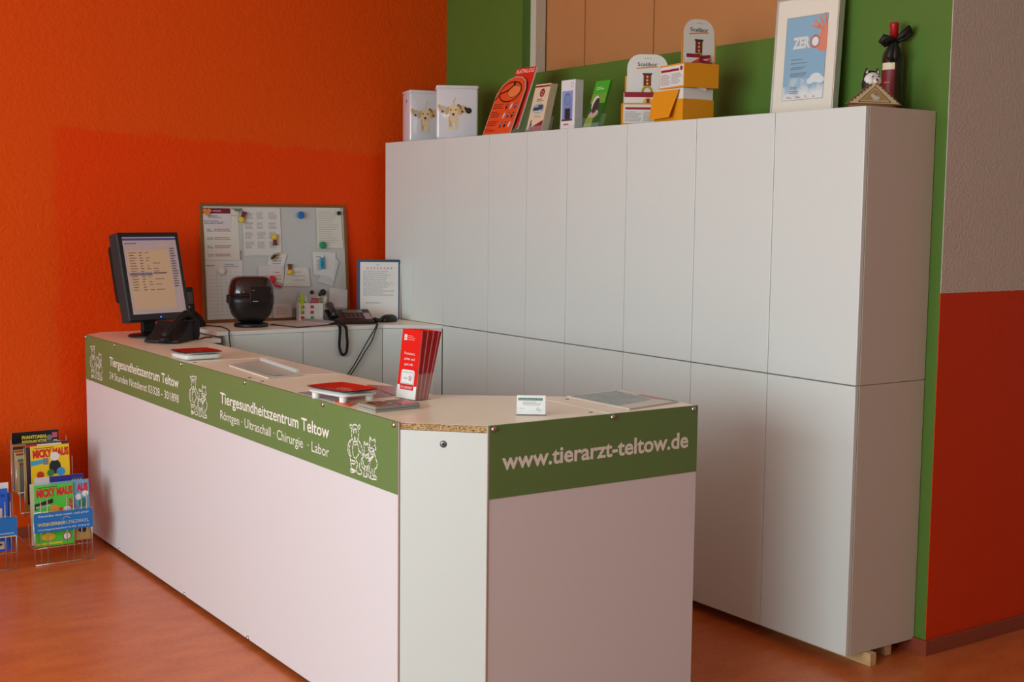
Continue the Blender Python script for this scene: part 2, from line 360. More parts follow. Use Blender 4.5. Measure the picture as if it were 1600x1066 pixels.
cabinet('lower_cabinet', 3, 5, ZB, ZS - 0.001, 'white lower cabinet seen above counter top between red leaflets and card holder', LO)
cabinet('lower_cabinet', 5, 7, ZB, ZS - 0.001, 'white lower cabinet mostly hidden behind the end of the counter', LO)
cabinet('lower_cabinet', 7, 9, ZB, ZS - 0.001, 'white lower cabinet at the open end, resting on pine battens', LO)
for x, y1, lab in ((-0.25, -3.285, 'longer raw pine batten under the open end of the lower cabinet'), (-0.115, -3.24, 'shorter raw pine batten under the cabinet, nearer the green wall')):
    solo(MB().box((-0.016, 0, 0), (0.016, 3.285 - 0.7, ZB - 0.001), M_wood, 0.002), 'wooden_batten', lab, 'batten', (x, y1, 0), 0, 'pine battens under the cabinets')

# ================================================================ desk along the orange wall
DP = [(-1.50, YW - 0.002), (XF + 0.001, YW - 0.002), (-0.001 + 0.0, YW - 0.002), (-0.001, -0.579), (XF + 0.001, -0.579), (-0.618, -0.42), (-1.50, -0.42)]
g = MB(); g.prism(DP, ZS - 0.018, ZS, M_top, M_edge)
o = solo(g, 'worktop', 'pale laminate worktop along the orange wall under the whiteboard', 'worktop')
DG = 'desk base cabinets under the whiteboard'
def deskcab(x0, x1, label):
    t = thing('base_cabinet', label, 'cabinet', ((x0 + x1) / 2, -0.42, 0), 0, DG); w = (x1 - x0) / 2
    MB().box((-w + 0.0006, 0.0205, 0.06), (w - 0.0006, 0.515, ZS - 0.019), M_cabside, 0.001).build('body', t)
    MB().box((-w + 0.0015, 0.0, 0.06), (w - 0.0015, 0.018, ZS - 0.0195), M_cab, 0.0012).build('door', t)
    MB().box((-w + 0.001, 0.05, 0.0), (w - 0.001, 0.5, 0.059), M_darkgap).build('plinth', t)
deskcab(-1.46, -1.06, 'white base cabinet below the dark round device')
deskcab(-1.06, -0.62, 'white base cabinet below the desk telephone, cords hang in front')
t = thing('base_cabinet', 'white corner base cabinet with slanted door beside tall cabinets', 'cabinet', (-0.62, -0.42, 0), 0, DG)
P = [(0.0015, 0.02), (0.2545, -0.135), (0.2545, 0.515), (0.0015, 0.515)]
MB().prism(P, 0.06, ZS - 0.019, M_cabside).build('body', t)
a = Vector((0.002, -0.0)); b_ = Vector((0.2548, -0.158)); n_ = Vector((0.53, 0.848)) * 0.018
MB().prism([tuple(a), tuple(b_), tuple(b_ + Vector((0, 0.018))), tuple(a + Vector((0, 0.018)))], 0.06, ZS - 0.0195, M_cab).build('door', t)
MB().prism([(0.002, 0.06), (0.25, -0.09), (0.25, 0.5), (0.002, 0.5)], 0, 0.059, M_darkgap).build('plinth', t)

# ================================================================ reception counter
CA, CHB = -1.9876, 0.7522
t = thing('reception_counter', 'white reception counter with green lettered banner and pale laminate top', 'counter', (CA, -3.0, 0)); OX, OYc = CA, -3.0
def W(mb): mb.T = Matrix.Translation((-OX, -OYc, 0)); return mb
# fronts (thin boards screwed on)
W(MB()).box((CA, -2.9985, 0.020), (CA + 0.006, 0.0, CHB), M_panel, 0.0008).build('front_panel', t)
W(MB()).box((-1.800, -3.1852, 0.020), (-1.0131, -3.1792, CHB), M_panel, 0.0008).build('end_panel', t)
ca, cb = Vector((CA + 0.0045, -3.003)), Vector((-1.8055, -3.1832)); d = (cb - ca).normalized(); nn = Vector((-d.y, d.x))
if nn.x < 0: nn = -nn
g = W(MB()); g.prism([tuple(ca), tuple(cb), tuple(cb + nn * 0.018), tuple(ca + nn * 0.018)], 0.014, HC - 0.0205, M_cham); g.build('corner_panel', t)
for p, q_ in (((CA - 0.0005, -3.0035), (CA + 0.005, -2.9985)), ((-1.8055, -3.1868), (-1.800, -3.181))):
    W(MB()).box((p[0], p[1], 0.014), (q_[0], q_[1], HC), M_trim, 0.0006).build('edge_trim', t)
W(MB()).box((-1.0315, -3.1785, 0.014), (-1.0135, -2.80, HC - 0.0205), M_cabside, 0.0006).build('side_board', t)
# recessed plinth
g = W(MB()); g.prism([(CA + 0.03, -0.02), (CA + 0.03, -2.985), (-1.79, -3.155), (-1.05, -3.155), (-1.05, -2.9), (-1.32, -2.9), (-1.64, -2.58), (-1.64, -0.02)], 0, 0.06, M_darkgap); g.build('plinth', t)
g = W(MB()); g.prism([(CA + 0.0065, -0.0), (CA + 0.0065, -2.99), (-1.797, -3.165), (-1.797, -3.1785), (-1.033, -3.1785), (-1.033, -2.84), (-1.26, -2.83), (-1.62, -2.56), (-1.62, 0.0)], 0.061, HC - 0.0205, M_cabside); g.build('carcass', t)
# banner along the front
g = W(MB()); g.box((CA - 0.0018, -2.9985, CHB + 0.0005), (CA + 0.006, 0.0, HC + 0.0005), M_banner, 0.0005)
T = frame((CA - 0.0018, 0, 0), (0, -1, 0), (0, 0, 1))
g.text('Tiergesundheitszentrum Teltow', 0.370, 0.855, 0.042, M_letter, 0.0003, 0.874, 0.013, T=T)
g.text('24 Stunden Notdienst 03328 - 301898', 0.366, 0.794, 0.035, M_letter, 0.0003, 0.876, 0.0, T=T)
g.text('Tiergesundheitszentrum Teltow', 1.676, 0.851, 0.042, M_letter, 0.0003, 0.890, 0.013, T=T)
g.text('R\u00f6ntgen \u00b7 Ultraschall \u00b7 Chirurgie  \u00b7 Labor', 1.675, 0.791, 0.035, M_letter, 0.0003, 0.890, 0.0, T=T)
def emblem(cu, cv_):
    for s_ in EMB_S: g.stroke([(cu + x / 1000, cv_ + y / 1000) for x, y in s_], 0.0042, M_letter, 0.0003, T)
    for x, y, r in EMB_D:
        if r > 4: g.disc(cu + x / 1000, cv_ + y / 1000, r / 1000, M_letter, 0.0004, T, ry=r * 1.6 / 1000)
        else: g.ring(cu + x / 1000, cv_ + y / 1000, r / 1000, 0.0028, M_letter, 0.0003, T, n=8)
for c_ in (0.168, 1.453, 2.787): emblem(c_, 0.848)
g.build('banner', t, 'green banner with two clinic lines and three white animal emblems')
g = W(MB()); g.box((-1.800, -3.187, CHB + 0.0005), (-1.0131, -3.1792, HC + 0.0005), M_banner, 0.0005)
g.text('www.tierarzt-teltow.de', -1.757, 0.834, 0.0505, M_letter, 0.0003, 0.706, 0.024, T=frame((0, -3.187, 0), (1, 0, 0), (0, 0, 1)))
g.build('banner', t, 'short green banner with web address')
# worktops with visible seams
def top(pts):
    g = W(MB()); g.prism(pts, HC - 0.019, HC, M_top, M_edge); return g
xi = -1.612; x0 = CA + 0.0065
top([(-1.88, YW - 0.003), (x0, 0.0), (x0, -1.2965), (xi, -1.2965), (xi, -0.470), (-1.502, -0.470), (-1.502, YW - 0.003)]).build('worktop', t)
top([(x0, -1.299), (x0, -1.9375), (xi, -1.9375), (xi, -1.299)]).build('worktop', t)
g = top([(x0, -1.9400), (x0, -2.9985), (-1.8035, -3.1792), (-1.3565, -3.1792), (-1.3565, -2.746), (-1.612, -2.560), (xi, -1.9400)])
g.prism([(CA + 0.0055, -3.0012), (-1.8043, -3.1818), (-1.8035, -3.1795), (x0, -2.9990)], HC - 0.0195, HC - 0.0006, M_chip)
g.build('worktop', t)
top([(-1.354, -3.1792), (-1.0131, -3.1792), (-0.997, -2.785), (-1.259, -2.817), (-1.354, -2.748)]).build('worktop', t)
for a_, b__ in (((x0, -1.299), (xi, -1.2965)), ((x0, -1.940), (xi, -1.9375))):
    W(MB()).box((a_[0] + 0.002, a_[1] - 0.0008, HC - 0.004), (b__[0], b__[1] + 0.0008, HC + 0.0009), M_edge, 0.0003).build('joint_strip', t)
W(MB()).box((-1.3568, -3.178, HC - 0.004), (-1.3537, -2.75, HC + 0.0009), M_edge, 0.0003).build('joint_strip', t)
for (sx_, sy_) in ((-1.289, -2.868), (-1.394, -3.127), (-1.955, -1.866), (-1.955, -1.977), (-1.64, -1.90), (-1.955, -1.33), (-1.955, -1.26)):
    W(MB()).lathe([(0.007, HC), (0.0068, HC + 0.0006)], M_darkgap, 12, T=Matrix.Translation((sx_, sy_, 0))).build('screw_hole', t)
def dome(p, dirv):
    q_ = Vector(dirv).to_track_quat('Z', 'Y').to_matrix().to_4x4()
    W(MB()).lathe([(0.0085, 0), (0.0085, 0.0015), (0.0075, 0.004), (0.005, 0.0062), (0.0015, 0.007)], M_steel, 14, T=Matrix.Translation(p) @ q_).build('screw', t)
for y in (-0.012, -0.447, -1.277, -1.909, -2.526, -2.980): dome((CA - 0.0018, y, 0.953), (-1, 0, 0))
for y in (-0.456, -1.276, -1.911): dome((CA, y, 0.026), (-1, 0, 0))
for x in (-1.786, -1.357, -1.032): dome((x, -3.187, 0.953), (0, -1, 0))
pm = (ca + cb) / 2; q_ = Vector((-nn.x, -nn.y, 0)).to_track_quat('Z', 'Y').to_matrix().to_4x4()
g = W(MB()); Ts = Matrix.Translation((pm.x, pm.y, 0.906)) @ q_; g.lathe([(0.0105, 0), (0.0100, 0.0012)], mat('zinc_screw', (120, 130, 134), 0.4, 0.5, metal=0.7), 20, T=Ts); g.lathe([(0.0038, 0.0012), (0.0036, 0.0014)], M_darkgap, 6, T=Ts); g.build('screw', t, 'flat grey zinc screw')

# ================================================================ things on top of the tall cabinets
Mtin = mat('white_enamelled_tin', (222, 222, 226), 0.12, 0.6, coat=0.6)
def puppy_print(g, T, w, h, v0, seed):
    tan = pc((214, 176, 122)); lt = pc((232, 206, 164)); dk = pc((150, 108, 66)); bl = pc((34, 28, 26)); gy = pc((196, 190, 184)); br = pc((110, 70, 44))
    c = w * 0.40; y = v0
    for k, (du, dv, r, m, m2) in enumerate(((-0.052, 0.004, 0.020, gy, tan), (0.048, 0.006, 0.022, tan, dk), (0.078, 0.000, 0.016, bl, bl), (-0.078, 0.006, 0.014, tan, dk))):
        if abs(c + du - w / 2) > w / 2 - r: continue
        g.disc(c + du, y + dv, r, m, 0.0004 + k * 0.0002, T, ry=r * 0.95); g.disc(c + du - r * 0.8, y + dv + r * 0.5, r * 0.45, m2, 0.0012, T, ry=r * 0.8, rot=0.5)
        g.disc(c + du - r * 0.1, y + dv - r * 0.5, r * 0.25, bl, 0.0014, T)
    g.stroke([(c, y + 0.03), (c + 0.003, y + 0.048), (c + 0.012, y + 0.066)], 0.006, lt, 0.0008, T)
    for s in (-1, 1):
        g.ngon([(c + s * 0.008, y - 0.02), (c + s * 0.024, y - 0.03), (c + s * 0.022, y - 0.085), (c + s * 0.007, y - 0.088)], tan if s < 0 else lt, 0.0012, T)
        g.disc(c + s * 0.013, y - 0.088, 0.011, lt, 0.0015, T, ry=0.007)
    g.disc(c, y - 0.035, 0.019, lt, 0.0016, T, ry=0.028); g.disc(c, y, 0.031, lt, 0.0018, T, ry=0.030); g.disc(c, y - 0.018, 0.019, lt, 0.0020, T, ry=0.021)
    for s in (-1, 1):
        g.disc(c + s * 0.031, y - 0.002, 0.009, tan, 0.0022, T, ry=0.022, rot=s * 0.25); g.disc(c + s * 0.013, y + 0.003, 0.0038, bl, 0.0024, T)
    g.disc(c, y - 0.019, 0.0068, bl, 0.0024, T, ry=0.0052); g.stroke([(c - 0.006, y - 0.030), (c, y - 0.027), (c + 0.006, y - 0.030)], 0.0014, dk, 0.0024, T)
def tin(label, x, y, rz, side=False):
    t = thing('storage_tin', label, 'tin', (x, y, ZT), rz, 'white puppy tins'); w, d, h = 0.212, 0.13, 0.272
    b = MB(); b.box((0, 0, 0), (w, d, h - 0.014), Mtin, 0.012, 4, smooth=True)
    puppy_print(b, front(-0.0002, 0, 0), w, h, 0.145, 1)
    if side: b.disc(0.075, 0.215, 0.006, pc((40, 36, 40)), 0.0004, frame((-0.0003, d, 0), (0, -1, 0), (0, 0, 1)), ry=0.010)
    b.build('body', t)
    MB().box((-0.0025, -0.0025, h - 0.020), (w + 0.0025, d + 0.0025, h), Mtin, 0.009, 3, smooth=True).build('lid', t)
tin('white tin with puppies, partly hidden, nearest the orange wall', -0.320, -0.167, -12, True)
tin('white tin with puppies standing in front, beside the orange catalogue display', -0.345, -0.480, -28)

# red and orange catalogue display
t = thing('catalogue_display', 'leaning orange board with rounded top before a red catalogue on cabinet', 'display', (-0.335, -1.007, ZT), -90)
Ln = lean(22)
red = pc((222, 44, 26)); org = pc((232, 84, 36)); blk = pc((30, 24, 22))
T = Ln @ front(); b = MB(); b.T = Ln
w = 0.235; out = [(-w / 2, 0.002), (w / 2, 0.002), (w / 2, 0.235), (w / 2 - 0.02, 0.275), (w / 2 - 0.06, 0.296), (0.0, 0.302), (-0.05, 0.29), (-w / 2 + 0.025, 0.262), (-w / 2, 0.215)]
b = MB(); b.prism(out, -0.004, 0.0, pc((196, 176, 160)), T=T); b.ngon([(x * 0.965, y * 0.975 + 0.003) for x, y in out], org, 0.0004, T)
b.ring(0.0, 0.222, 0.088, 0.006, blk, 0.0008, T, n=26, ry=0.052); b.disc(0.03, 0.222, 0.052, pc((240, 132, 70)), 0.0008, T, ry=0.032, rot=0.25)
b.stroke([(-0.11, 0.185), (-0.085, 0.215), (-0.02, 0.232), (0.02, 0.262)], 0.008, blk, 0.0012, T); b.ring(0.03, 0.222, 0.052, 0.003, blk, 0.0012, T, n=20, ry=0.032); b.disc(0.012, 0.268, 0.009, blk, 0.0012, T)
for r in range(3):
    for c in range(3):
        b.disc(0.012 + c * 0.036, 0.145 - r * 0.048, 0.008, [blk, pc((200, 200, 210)), pc((60, 60, 120))][(r + c) % 3], 0.0010, T, ry=0.016, rot=-0.2); b.disc(0.014 + c * 0.036, 0.15 - r * 0.048, 0.003, M_paper, 0.0012, T)
for k, (y, hh) in enumerate(((0.135, 0.03), (0.09, 0.035), (0.045, 0.03), (0.015, 0.02))): b.scrib(-0.105, y, -0.02, y + hh, 3, pc((140, 30, 16)), 0.0008, T, seed=k)
b.build('display_board', t)
b = MB(); T2 = Matrix.Translation((0, 0.012, 0)) @ lean(20) @ front(0.012)
b.prism([(-0.035, 0.03), (0.13, 0.03), (0.13, 0.345), (-0.035, 0.345)], -0.008, 0, red, M_paper, T=T2); b.text('KATALOG', 0.048, 0.318, 0.020, pc((244, 214, 200)), 0.0006, 0.145, 0.02, 'C', T=T2)
b.build('catalogue', t)
b = MB(); b.box((-0.116, 0.002, 0), (0.116, 0.17, 0.004), M_acry); b.add([(0.116, 0.01, 0.004), (0.118, 0.01, 0.004), (0.118, 0.165, 0.004), (0.118, 0.15, 0.22), (0.116, 0.165, 0.004), (0.116, 0.15, 0.22)], [[1, 2, 3], [0, 5, 4], [0, 1, 3, 5], [2, 4, 5, 3], [0, 4, 2, 1]], M_acry); b.build('acrylic_stand', t)

def leaflet_stand(label, loc, rz, lean_a, w, h, n, dth, cover, side, draw, back=None, holder_h=0.07, hold=True, fan=0.0, name='leaflet_holder', side2=None):
    t = thing(name, label, 'leaflet holder', loc, rz)
    L = lean(lean_a)
    for k in range(n):                            # every leaflet is a folded sheet of its own
        ang = lean_a + fan * k; Lk = Matrix.Translation((0, k * dth, 0.003)) @ lean(ang)
        hh = h * (1 - 0.006 * ((k * 7) % 3)); g = MB()
        g.prism([(-w / 2, 0), (w / 2, 0), (w / 2, hh), (-w / 2, hh)], -dth * 0.86, 0, cover, side if k % 3 or not side2 else side2, T=Lk @ front())
        if k == 0: draw(g, Lk @ front())
        elif back and k >= n - 2: g.rect(-w / 2, hh * 0.8, w / 2, hh, back, 0.0003, Lk @ front())
        o = g.build('leaflet', t)
    if hold:
        g = MB(); D = n * dth + 0.012; g.box((-w / 2 - 0.004, -0.005, 0), (w / 2 + 0.004, D, 0.0025), M_acry)
        Lh = lean(lean_a); T_ = Matrix.Translation((0, -0.003, 0.0026)) @ Lh
        for s in (-1, 1):
            x = s * (w / 2 + 0.003); g.prism([(-0.002, 0.0026), (D, 0.0026), (D + holder_h * math.tan(math.radians(lean_a)) * 0.9, holder_h), (holder_h * math.tan(math.radians(lean_a)), holder_h)], -0.001, 0.001, M_acry, T=Matrix(((0, 0, 1, x), (1, 0, 0, 0), (0, 1, 0, 0), (0, 0, 0, 1))))
        g.prism([(-w / 2 - 0.003, 0), (w / 2 + 0.003, 0), (w / 2 + 0.003, holder_h * 0.35), (-w / 2 - 0.003, holder_h * 0.35)], -0.0008, 0, M_acry, T=T_ @ front())
        g.build('acrylic_holder', t)
    return t
def d_cream(g, T):
    mr = pc((150, 28, 44)); w, h = 0.115, 0.215
    g.rect(-w / 2, h - 0.008, w / 2, h, mr, T=T); g.disc(0.006, 0.180, 0.019, mr, 0.0005, T, ry=0.020); g.ring(0.006, 0.178, 0.009, 0.003, pc((226, 204, 180)), 0.0008, T)
    g.scrib(-0.025, 0.138, 0.035, 0.154, 2, pc((120, 90, 80)), 0.0005, T); g.disc(0.0, 0.106, 0.046, pc((150, 176, 184)), 0.0005, T, ry=0.024)
    g.rect(-0.035, 0.097, 0.006, 0.112, pc((44, 62, 84)), 0.0008, T); g.rect(-0.002, 0.100, 0.034, 0.122, pc((58, 76, 92)), 0.0009, T); g.rect(-0.03, 0.090, 0.03, 0.094, pc((222, 224, 222)), 0.0010, T)
    g.scrib(-0.02, 0.062, 0.045, 0.076, 2, pc((170, 150, 130)), 0.0005, T); g.ngon([(-w / 2, 0.008), (w / 2, 0.050), (w / 2, 0), (-w / 2, 0)], mr, 0.0006, T)
    g.ngon([(-0.045, 0.004), (-0.028, 0.004), (-0.026, 0.038), (-0.038, 0.045)], pc((88, 92, 130)), 0.0009, T); g.disc(-0.034, 0.048, 0.005, pc((120, 70, 50)), 0.001, T)
leaflet_stand('clear holder of cream leaflets with dark red emblem, on the cabinets', (-0.335, -1.315, ZT), -90, 14, 0.118, 0.222, 5, 0.008, pc((222, 204, 172)), pc((206, 190, 160)), d_cream, back=pc((150, 28, 44)))
def d_white(g, T):
    g.ring(0.03, 0.190, 0.010, 0.0015, pc((120, 130, 150)), 0.0005, T); bl = pc((112, 136, 186)); g.rect(-0.043, 0.040, 0.035, 0.165, pc((142, 160, 200)), 0.0004, T)
    g.ngon([(-0.032, 0.045), (0.028, 0.045), (0.028, 0.125), (0.018, 0.150), (-0.002, 0.160), (-0.022, 0.150), (-0.032, 0.125)], bl, 0.0007, T)
    g.ring(-0.002, 0.128, 0.022, 0.003, pc((70, 92, 150)), 0.001, T); g.rect(-0.02, 0.035, 0.018, 0.088, pc((40, 42, 54)), 0.0010, T)
    for k in range(4): g.rect(-0.028 + k * 0.015, 0.09, -0.026 + k * 0.015, 0.145, pc((170, 188, 224)), 0.0011, T)
    g.rect(-0.043, 0.034, 0.035, 0.042, pc((78, 66, 62)), 0.0012, T); g.scrib(-0.03, 0.012, 0.03, 0.026, 1, pc((190, 60, 70)), 0.0005, T, frac=0.5)
leaflet_stand('upright stack of white leaflets with blue arched picture on the cabinets', (-0.325, -1.558, ZT), -90, 1, 0.102, 0.212, 8, 0.0055, pc((224, 224, 226)), pc((206, 206, 208)), d_white, holder_h=0.05)
def d_green(g, T):
    g.rect(-0.05, 0.0, 0.05, 0.150, pc((38, 92, 34)), 0.0003, T); g.ngon([(-0.05, 0.11), (0.05, 0.11), (0.05, 0.155), (-0.05, 0.155)], pc((110, 160, 50)), 0.0005, T)
    g.scrib(-0.032, 0.172, 0.028, 0.188, 2, pc((214, 232, 200)), 0.0006, T); g.disc(-0.012, 0.11, 0.024, pc((214, 206, 200)), 0.0008, T, ry=0.036); g.disc(-0.006, 0.10, 0.019, pc((66, 48, 50)), 0.001, T, ry=0.036, rot=-0.2)
    g.disc(-0.008, 0.06, 0.034, pc((188, 160, 150)), 0.0009, T, ry=0.018, rot=0.3); g.rect(-0.05, 0.0, 0.0, 0.045, pc((130, 158, 62)), 0.0012, T)
leaflet_stand('green leaflets with dark dog picture in a clear holder on the cabinets', (-0.305, -1.700, ZT), -90, 18, 0.100, 0.215, 4, 0.003, pc((70, 168, 40)), pc((60, 140, 40)), d_green, holder_h=0.06)

# yellow cardboard counter displays
Mcard = mat('yellow_cardboard', (226, 148, 20), 0.55, 0.3); Mcardw = mat('white_cardboard', (224, 224, 218), 0.55, 0.3); maroon = pc((150, 26, 44))
def crown_card(g, T, w, h, sh):
    rr_ = 0.055; arc = [(w / 2 - 0.008 - rr_ + rr_ * math.cos(a * math.pi / 16), h - rr_ + rr_ * math.sin(a * math.pi / 16)) for a in range(9)]
    out = [(-w / 2, 0), (w / 2, 0), (w / 2, sh), (w / 2 - 0.008, sh)] + arc + [(-x, y) for x, y in arc[::-1]] + [(-w / 2 + 0.008, sh), (-w / 2, sh)]
    g.prism(out, -0.003, 0, Mcardw, Mcard, T=T); g.rect(-w / 2, 0, -w / 2 + 0.006, sh, Mcard, 0.0003, T); g.rect(w / 2 - 0.006, 0, w / 2, sh, Mcard, 0.0003, T)
    for k in (-1, 0, 1): g.disc(k * 0.011, h - 0.016, 0.003, pc((206, 176, 110)), 0.0004, T)
    g.text('Scalibor', 0.0, h - 0.048, 0.016, pc((36, 30, 30)), 0.0008, 0.082, 0.006, 'C', T=T); g.stroke([(-0.045, h - 0.058), (0.0, h - 0.053), (0.042, h - 0.050)], 0.005, pc((226, 140, 40)), 0.0005, T)
    g.rect(-0.016, h - 0.130, 0.016, h - 0.080, pc((120, 44, 30)), 0.0005, T); g.rect(-0.020, h - 0.084, 0.020, h - 0.077, pc((70, 34, 26)), 0.0007, T)
    for k in range(3): g.disc(0, h - 0.092 - k * 0.014, 0.0045, pc((226, 190, 120)), 0.0008, T)
    g.ring(0.0, h - 0.152, 0.019, 0.010, pc((222, 190, 40)), 0.0006, T)       # plain yellow ring stands in for the figure
def label_print(g, T, w, h, seal=True):
    g.rect(0.004, 0.006, w - 0.004, h - 0.006, M_paper, 0.0004, T); g.rect(0.012, h * 0.70, w * 0.80, h * 0.80, maroon, 0.0008, T)
    g.scrib(0.010, h * 0.14, w * 0.45, h * 0.62, 7, pc((150, 148, 150)), 0.0008, T, seed=3); g.scrib(w * 0.5, h * 0.16, w * 0.93, h * 0.62, 7, pc((150, 148, 150)), 0.0008, T, seed=4)
    if seal: g.disc(w - 0.020, h * 0.79, 0.009, maroon, 0.0010, T)
t = thing('display_box', 'low yellow and white display box with tall white card, behind stacked boxes', 'display box', (-0.355, -1.975, ZT), -35)
g = MB(); w = 0.175; hb = 0.088; dp = 0.075
g.box((0, 0, 0), (w, 0.003, hb), Mcard); g.box((0, dp, 0), (w, dp + 0.003, hb), Mcard); g.box((0, 0.003, 0), (0.003, dp, hb), Mcard); g.box((w - 0.003, 0.003, 0), (w, dp, hb), Mcard); g.box((0.003, 0.003, 0), (w - 0.003, dp, 0.003), Mcard)
label_print(g, front(-0.0002), w, hb, False); g.build('box', t)
for k in range(4):
    g = MB(); g.prism([(0.008, 0.004), (w - 0.006, 0.004), (w - 0.006, 0.128 + k * 0.003), (0.008, 0.128 + k * 0.003)], -0.010, 0, Mcardw, T=front(0.006 + k * 0.016))
    T = front(0.006 + k * 0.016); g.rect(0.008, 0.112 + k * 0.003, w - 0.006, 0.128 + k * 0.003, maroon, 0.0004, T); g.disc(0.105, 0.092, 0.020, pc((226, 176, 90)), 0.0006, T); g.rect(0.098, 0.088, 0.112, 0.106, pc((120, 60, 30)), 0.0009, T); g.build('packet', t)
g = MB(); crown_card(g, Matrix.Translation((w / 2 + 0.02, 0, 0)) @ front(dp + 0.0065), 0.185, 0.295, 0.205); g.build('header_card', t)
# lower carton with hanging flap
t = thing('carton', 'yellow carton with open hanging flap, standing under the tall-card display box', 'carton', (-0.335, -2.322, ZT), 0)
Tl = frame((0, 0, 0), (0.06, 1, 0), (0, 0, 1))
R_ = Matrix.Rotation(math.radians(-4), 4, 'Z'); g = MB(); g.T = R_
LW, RW, LH = 0.185, 0.155, 0.128                    # along the cabinet, into it, height
g.box((0, 0, 0), (RW, LW, 0.085), Mcard, 0.001); g.box((0.003, 0.003, 0.085), (RW - 0.003, LW - 0.003, LH), Mcardw, 0.001)
g.build('box', t)
g = MB(); g.T = R_ @ Matrix.Translation((-0.002, 0, LH - 0.006)) @ Matrix.Rotation(math.radians(13), 4, 'Y')
g.prism([(0.020, 0.0), (LW, 0.0), (LW - 0.004, -0.116), (0.052, -0.112)], -0.002, 0.0, Mcard, T=frame((0, 0, 0), (0, 1, 0), (0, 0, 1))); g.build('flap', t)
# upper box on top of it
t = thing('display_box', 'yellow display box with tall white card, stacked on the open carton', 'display box', (-0.345, -2.338, ZT + LH + 0.001), 0)
R_ = Matrix.Rotation(math.radians(-9), 4, 'Z'); hb = 0.093; LW, RW = 0.180, 0.160
g = MB(); g.T = R_
g.box((0, 0, 0), (0.003, LW, hb), Mcard); g.box((RW - 0.003, 0, 0), (RW, LW, hb), Mcard); g.box((0.003, 0, 0), (RW - 0.003, 0.003, hb), Mcard); g.box((0.003, LW - 0.003, 0), (RW - 0.003, LW, hb), Mcard); g.box((0.003, 0.003, 0), (RW - 0.003, LW - 0.003, 0.003), Mcard)
label_print(g, Matrix.Translation((-0.0002, LW, 0)) @ frame((0, 0, 0), (0, -1, 0), (0, 0, 1)), LW, hb); g.build('box', t)
g = MB(); g.T = R_; crown_card(g, Matrix.Translation((RW / 2, 0, 0)) @ front(0.024), 0.158, 0.265, 0.185); g.build('header_card', t)
for k, (a_, x_, hh) in enumerate(((0, 0.012, 0.125), (14, 0.05, 0.112), (-9, 0.085, 0.118))):
    g = MB(); g.T = R_ @ Matrix.Translation((x_, 0.008 + k * 0.0045, 0.004)) @ Matrix.Rotation(math.radians(a_), 4, 'Y')
    g.prism([(0, 0), (0.062, 0), (0.062, hh), (0, hh)], -0.003, 0, Mcardw, T=front()); g.rect(0, hh - 0.014, 0.062, hh, maroon, 0.0004, front()); g.ngon([(0.02, 0.09), (0.062, 0.09), (0.062, hh - 0.014)], pc((200, 70, 50)), 0.0006, front()); g.build('packet', t)

# framed certificate
t = thing('framed_certificate', 'white framed blue certificate reading ZERO, leaning on the green wall', 'picture frame', (-0.080, -2.695, ZT), -90)
Lf = lean(3.2); w, h = 0.318, 0.462; Msil = mat('silver_frame', (206, 202, 196), 0.3, 0.5, metal=0.5); mb_ = mat('cream_mount', (236, 226, 208), 0.7, 0.2)
g = MB(); g.T = Lf
for a_, b__ in (((-w / 2, 0.002, 0), (-w / 2 + 0.007, 0.032, h)), ((w / 2 - 0.007, 0.002, 0), (w / 2, 0.032, h)), ((-w / 2 + 0.007, 0.002, 0), (w / 2 - 0.007, 0.032, 0.007)), ((-w / 2 + 0.007, 0.002, h - 0.007), (w / 2 - 0.007, 0.032, h))): g.box(a_, b__, Msil, 0.0012)
g.build('frame', t)
g = MB(); g.T = Lf; g.box((-w / 2 + 0.007, 0.008, 0.007), (w / 2 - 0.007, 0.028, h - 0.007), mb_); T = front(0.008)
pw, y0, y1 = 0.104, 0.072, 0.386
g.rect(-pw, y0, pw, y1, pc((70, 76, 76)), 0.0003, T); 
def b_sky(nt, b):
    tc = nt.nodes.new('ShaderNodeTexCoord'); sx = nt.nodes.new('ShaderNodeSeparateXYZ'); nt.links.new(tc.outputs['Object'], sx.inputs[0])
    z = math_n(nt, 'ADD', sx.outputs[2], math_n(nt, 'MULTIPLY', math_n(nt, 'SUBTRACT', noise_n(nt, tc.outputs['Object'], 18, 5), 0.5), 0.22))
    f = step_n(nt, z, 0.07, 0.15); c = mix_n(nt, f, lin((232, 234, 232)), lin((110, 172, 204))); nt.links.new(c, b.inputs['Base Color']); b.inputs['Roughness'].default_value = 0.4
M_sky = two_paint('printed_sky', b_sky); T = front(0.008)
g.rect(-pw + 0.0015, y0 + 0.0015, pw - 0.0015, y1 - 0.0015, M_sky, 0.0008, T)
g.text('ZER', -0.065, 0.268, 0.041, M_paper, 0.0014, 0.088, 0.05, T=T)
oc = pc((226, 110, 48)); g.ring(0.048, 0.286, 0.021, 0.010, oc, 0.0016, T, n=18); g.disc(0.048, 0.286, 0.017, pc((226, 236, 240)), 0.0018, T)
g.ngon([(0.052, 0.262), (0.080, 0.245), (0.106, 0.250), (0.106, 0.335), (0.088, 0.338), (0.070, 0.318), (0.072, 0.282)], oc, 0.0013, T)
for a_, b__ in (((0.078, 0.33), (0.030, 0.345)), ((0.082, 0.33), (0.040, 0.362)), ((0.088, 0.335), (0.062, 0.378)), ((0.096, 0.335), (0.088, 0.385))): g.stroke([a_, ((a_[0] + b__[0]) / 2 + 0.003, (a_[1] + b__[1]) / 2), b__], 0.010, oc, 0.0015, T)
g.disc(0.062, 0.150, 0.030, pc((224, 230, 232)), 0.0012, T, ry=0.018); g.disc(0.035, 0.140, 0.018, pc((224, 230, 232)), 0.0013, T, ry=0.012); g.disc(0.085, 0.142, 0.02, pc((224, 230, 232)), 0.0014, T, ry=0.013)
